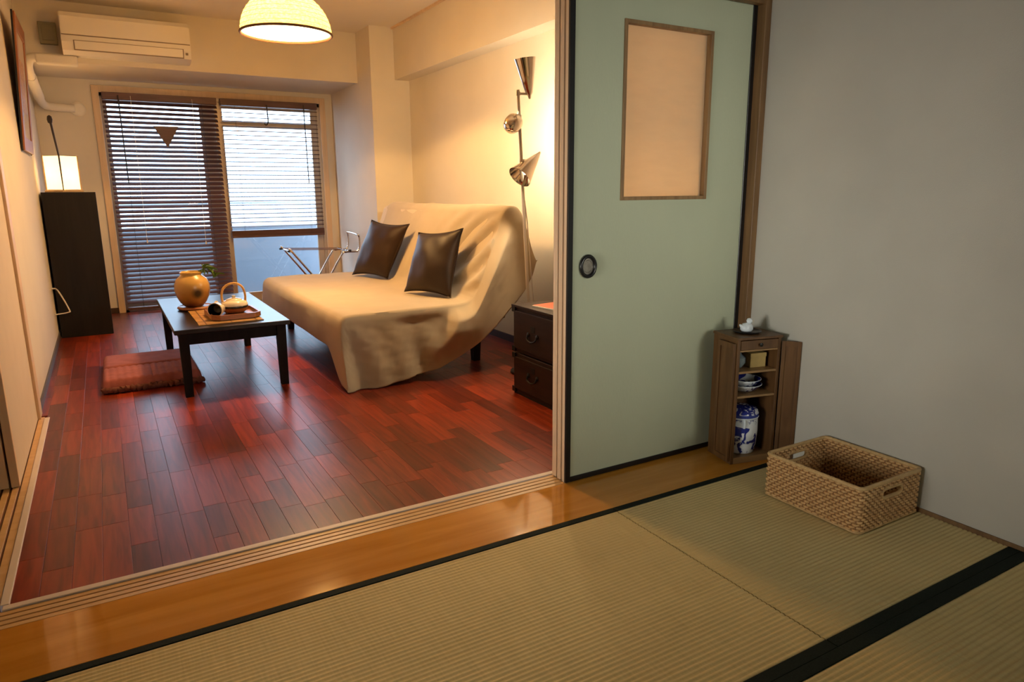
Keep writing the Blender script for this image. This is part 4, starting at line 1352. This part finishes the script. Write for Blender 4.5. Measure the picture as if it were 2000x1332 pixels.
PR = perim(0)
HZ = BH * .735
strands = MB()
for r in range(NROW):
    z = .009 + r * (BH - .016) / (NROW - 1)
    pts = []
    for k, (x, y, nx, ny) in enumerate(PR):
        o = .0034 * math.cos(PI * k / 4 + PI * r)
        pts.append(((x + nx * o, y + ny * o, z), abs(ny) > .9 and abs(x) < .047 and abs(z - HZ) < .0165))
    if any(c for _, c in pts):
        k0 = next(k for k in range(len(pts)) if pts[k - 1][1] and not pts[k][1])
        run = []
        for q in range(len(pts) + 1):
            p, c = pts[(k0 + q) % len(pts)]
            if c or q == len(pts):
                if len(run) > 2:
                    strands.tube(run, .0048, 6)
                run = []
            else:
                run.append(p)
    else:
        strands.tube([p for p, _ in pts], .0048, 6, closed=True)
so = strands.build('woven_strands', M['basket'], bk_, smooth=80)
so['kind'] = 'stuff'
stk = MB()
for k in range(0, NCELL * 4, 4):
    x, y, nx, ny = PR[k]
    if abs(ny) > .9 and abs(x) < .047:
        stk.tube([(x, y, .004), (x, y, HZ - .016)], .0034, 6).tube([(x, y, HZ + .016), (x, y, BH)], .0034, 6)
    else:
        stk.tube([(x, y, .004), (x, y, BH)], .0034, 6)
ko = stk.build('stakes', M['basket_stake'], bk_, smooth=80)
ko['kind'] = 'stuff'
bt = MB()
def bfn(u, v):
    x, y = -bw + 2 * bw * u, -bl + 2 * bl * v
    return (x, y, .004 + .0018 * math.cos(x * 300) * math.cos(y * 300))
bt.grid(bfn, 90, 100)
bt.build('woven_bottom', M['basket'], bk_, smooth=180)
def rrect(z, o):
    pts = []
    for (cx, cy, a0) in ((bw - .016, bl - .016, 0), (-bw + .016, bl - .016, 90), (-bw + .016, -bl + .016, 180), (bw - .016, -bl + .016, 270)):
        for k in range(6):
            a = math.radians(a0 + 18 * k)
            pts.append((cx + (.016 + o) * math.cos(a), cy + (.016 + o) * math.sin(a), z))
    return pts
MB().tube(rrect(BH + .001, .001), .0068, 8, closed=True).build('rim', M['basket_rim'], bk_, smooth=60)
MB().tube(rrect(.004, .003), .004, 8, closed=True).build('foot_rim', M['basket_rim'], bk_, smooth=60)
for sy in (-1, 1):
    pts = []
    for (cx, a0) in ((.032, -90), (-.032, 90)):
        for k in range(9):
            a = math.radians(a0 + 22.5 * k)
            pts.append((cx * 1.2 + .016 * math.cos(a), sy * bl, BH * .735 + .016 * math.sin(a)))
    MB().tube(pts, .0062, 8, closed=True).build('handle_rim', M['basket_rim'], bk_, smooth=60)
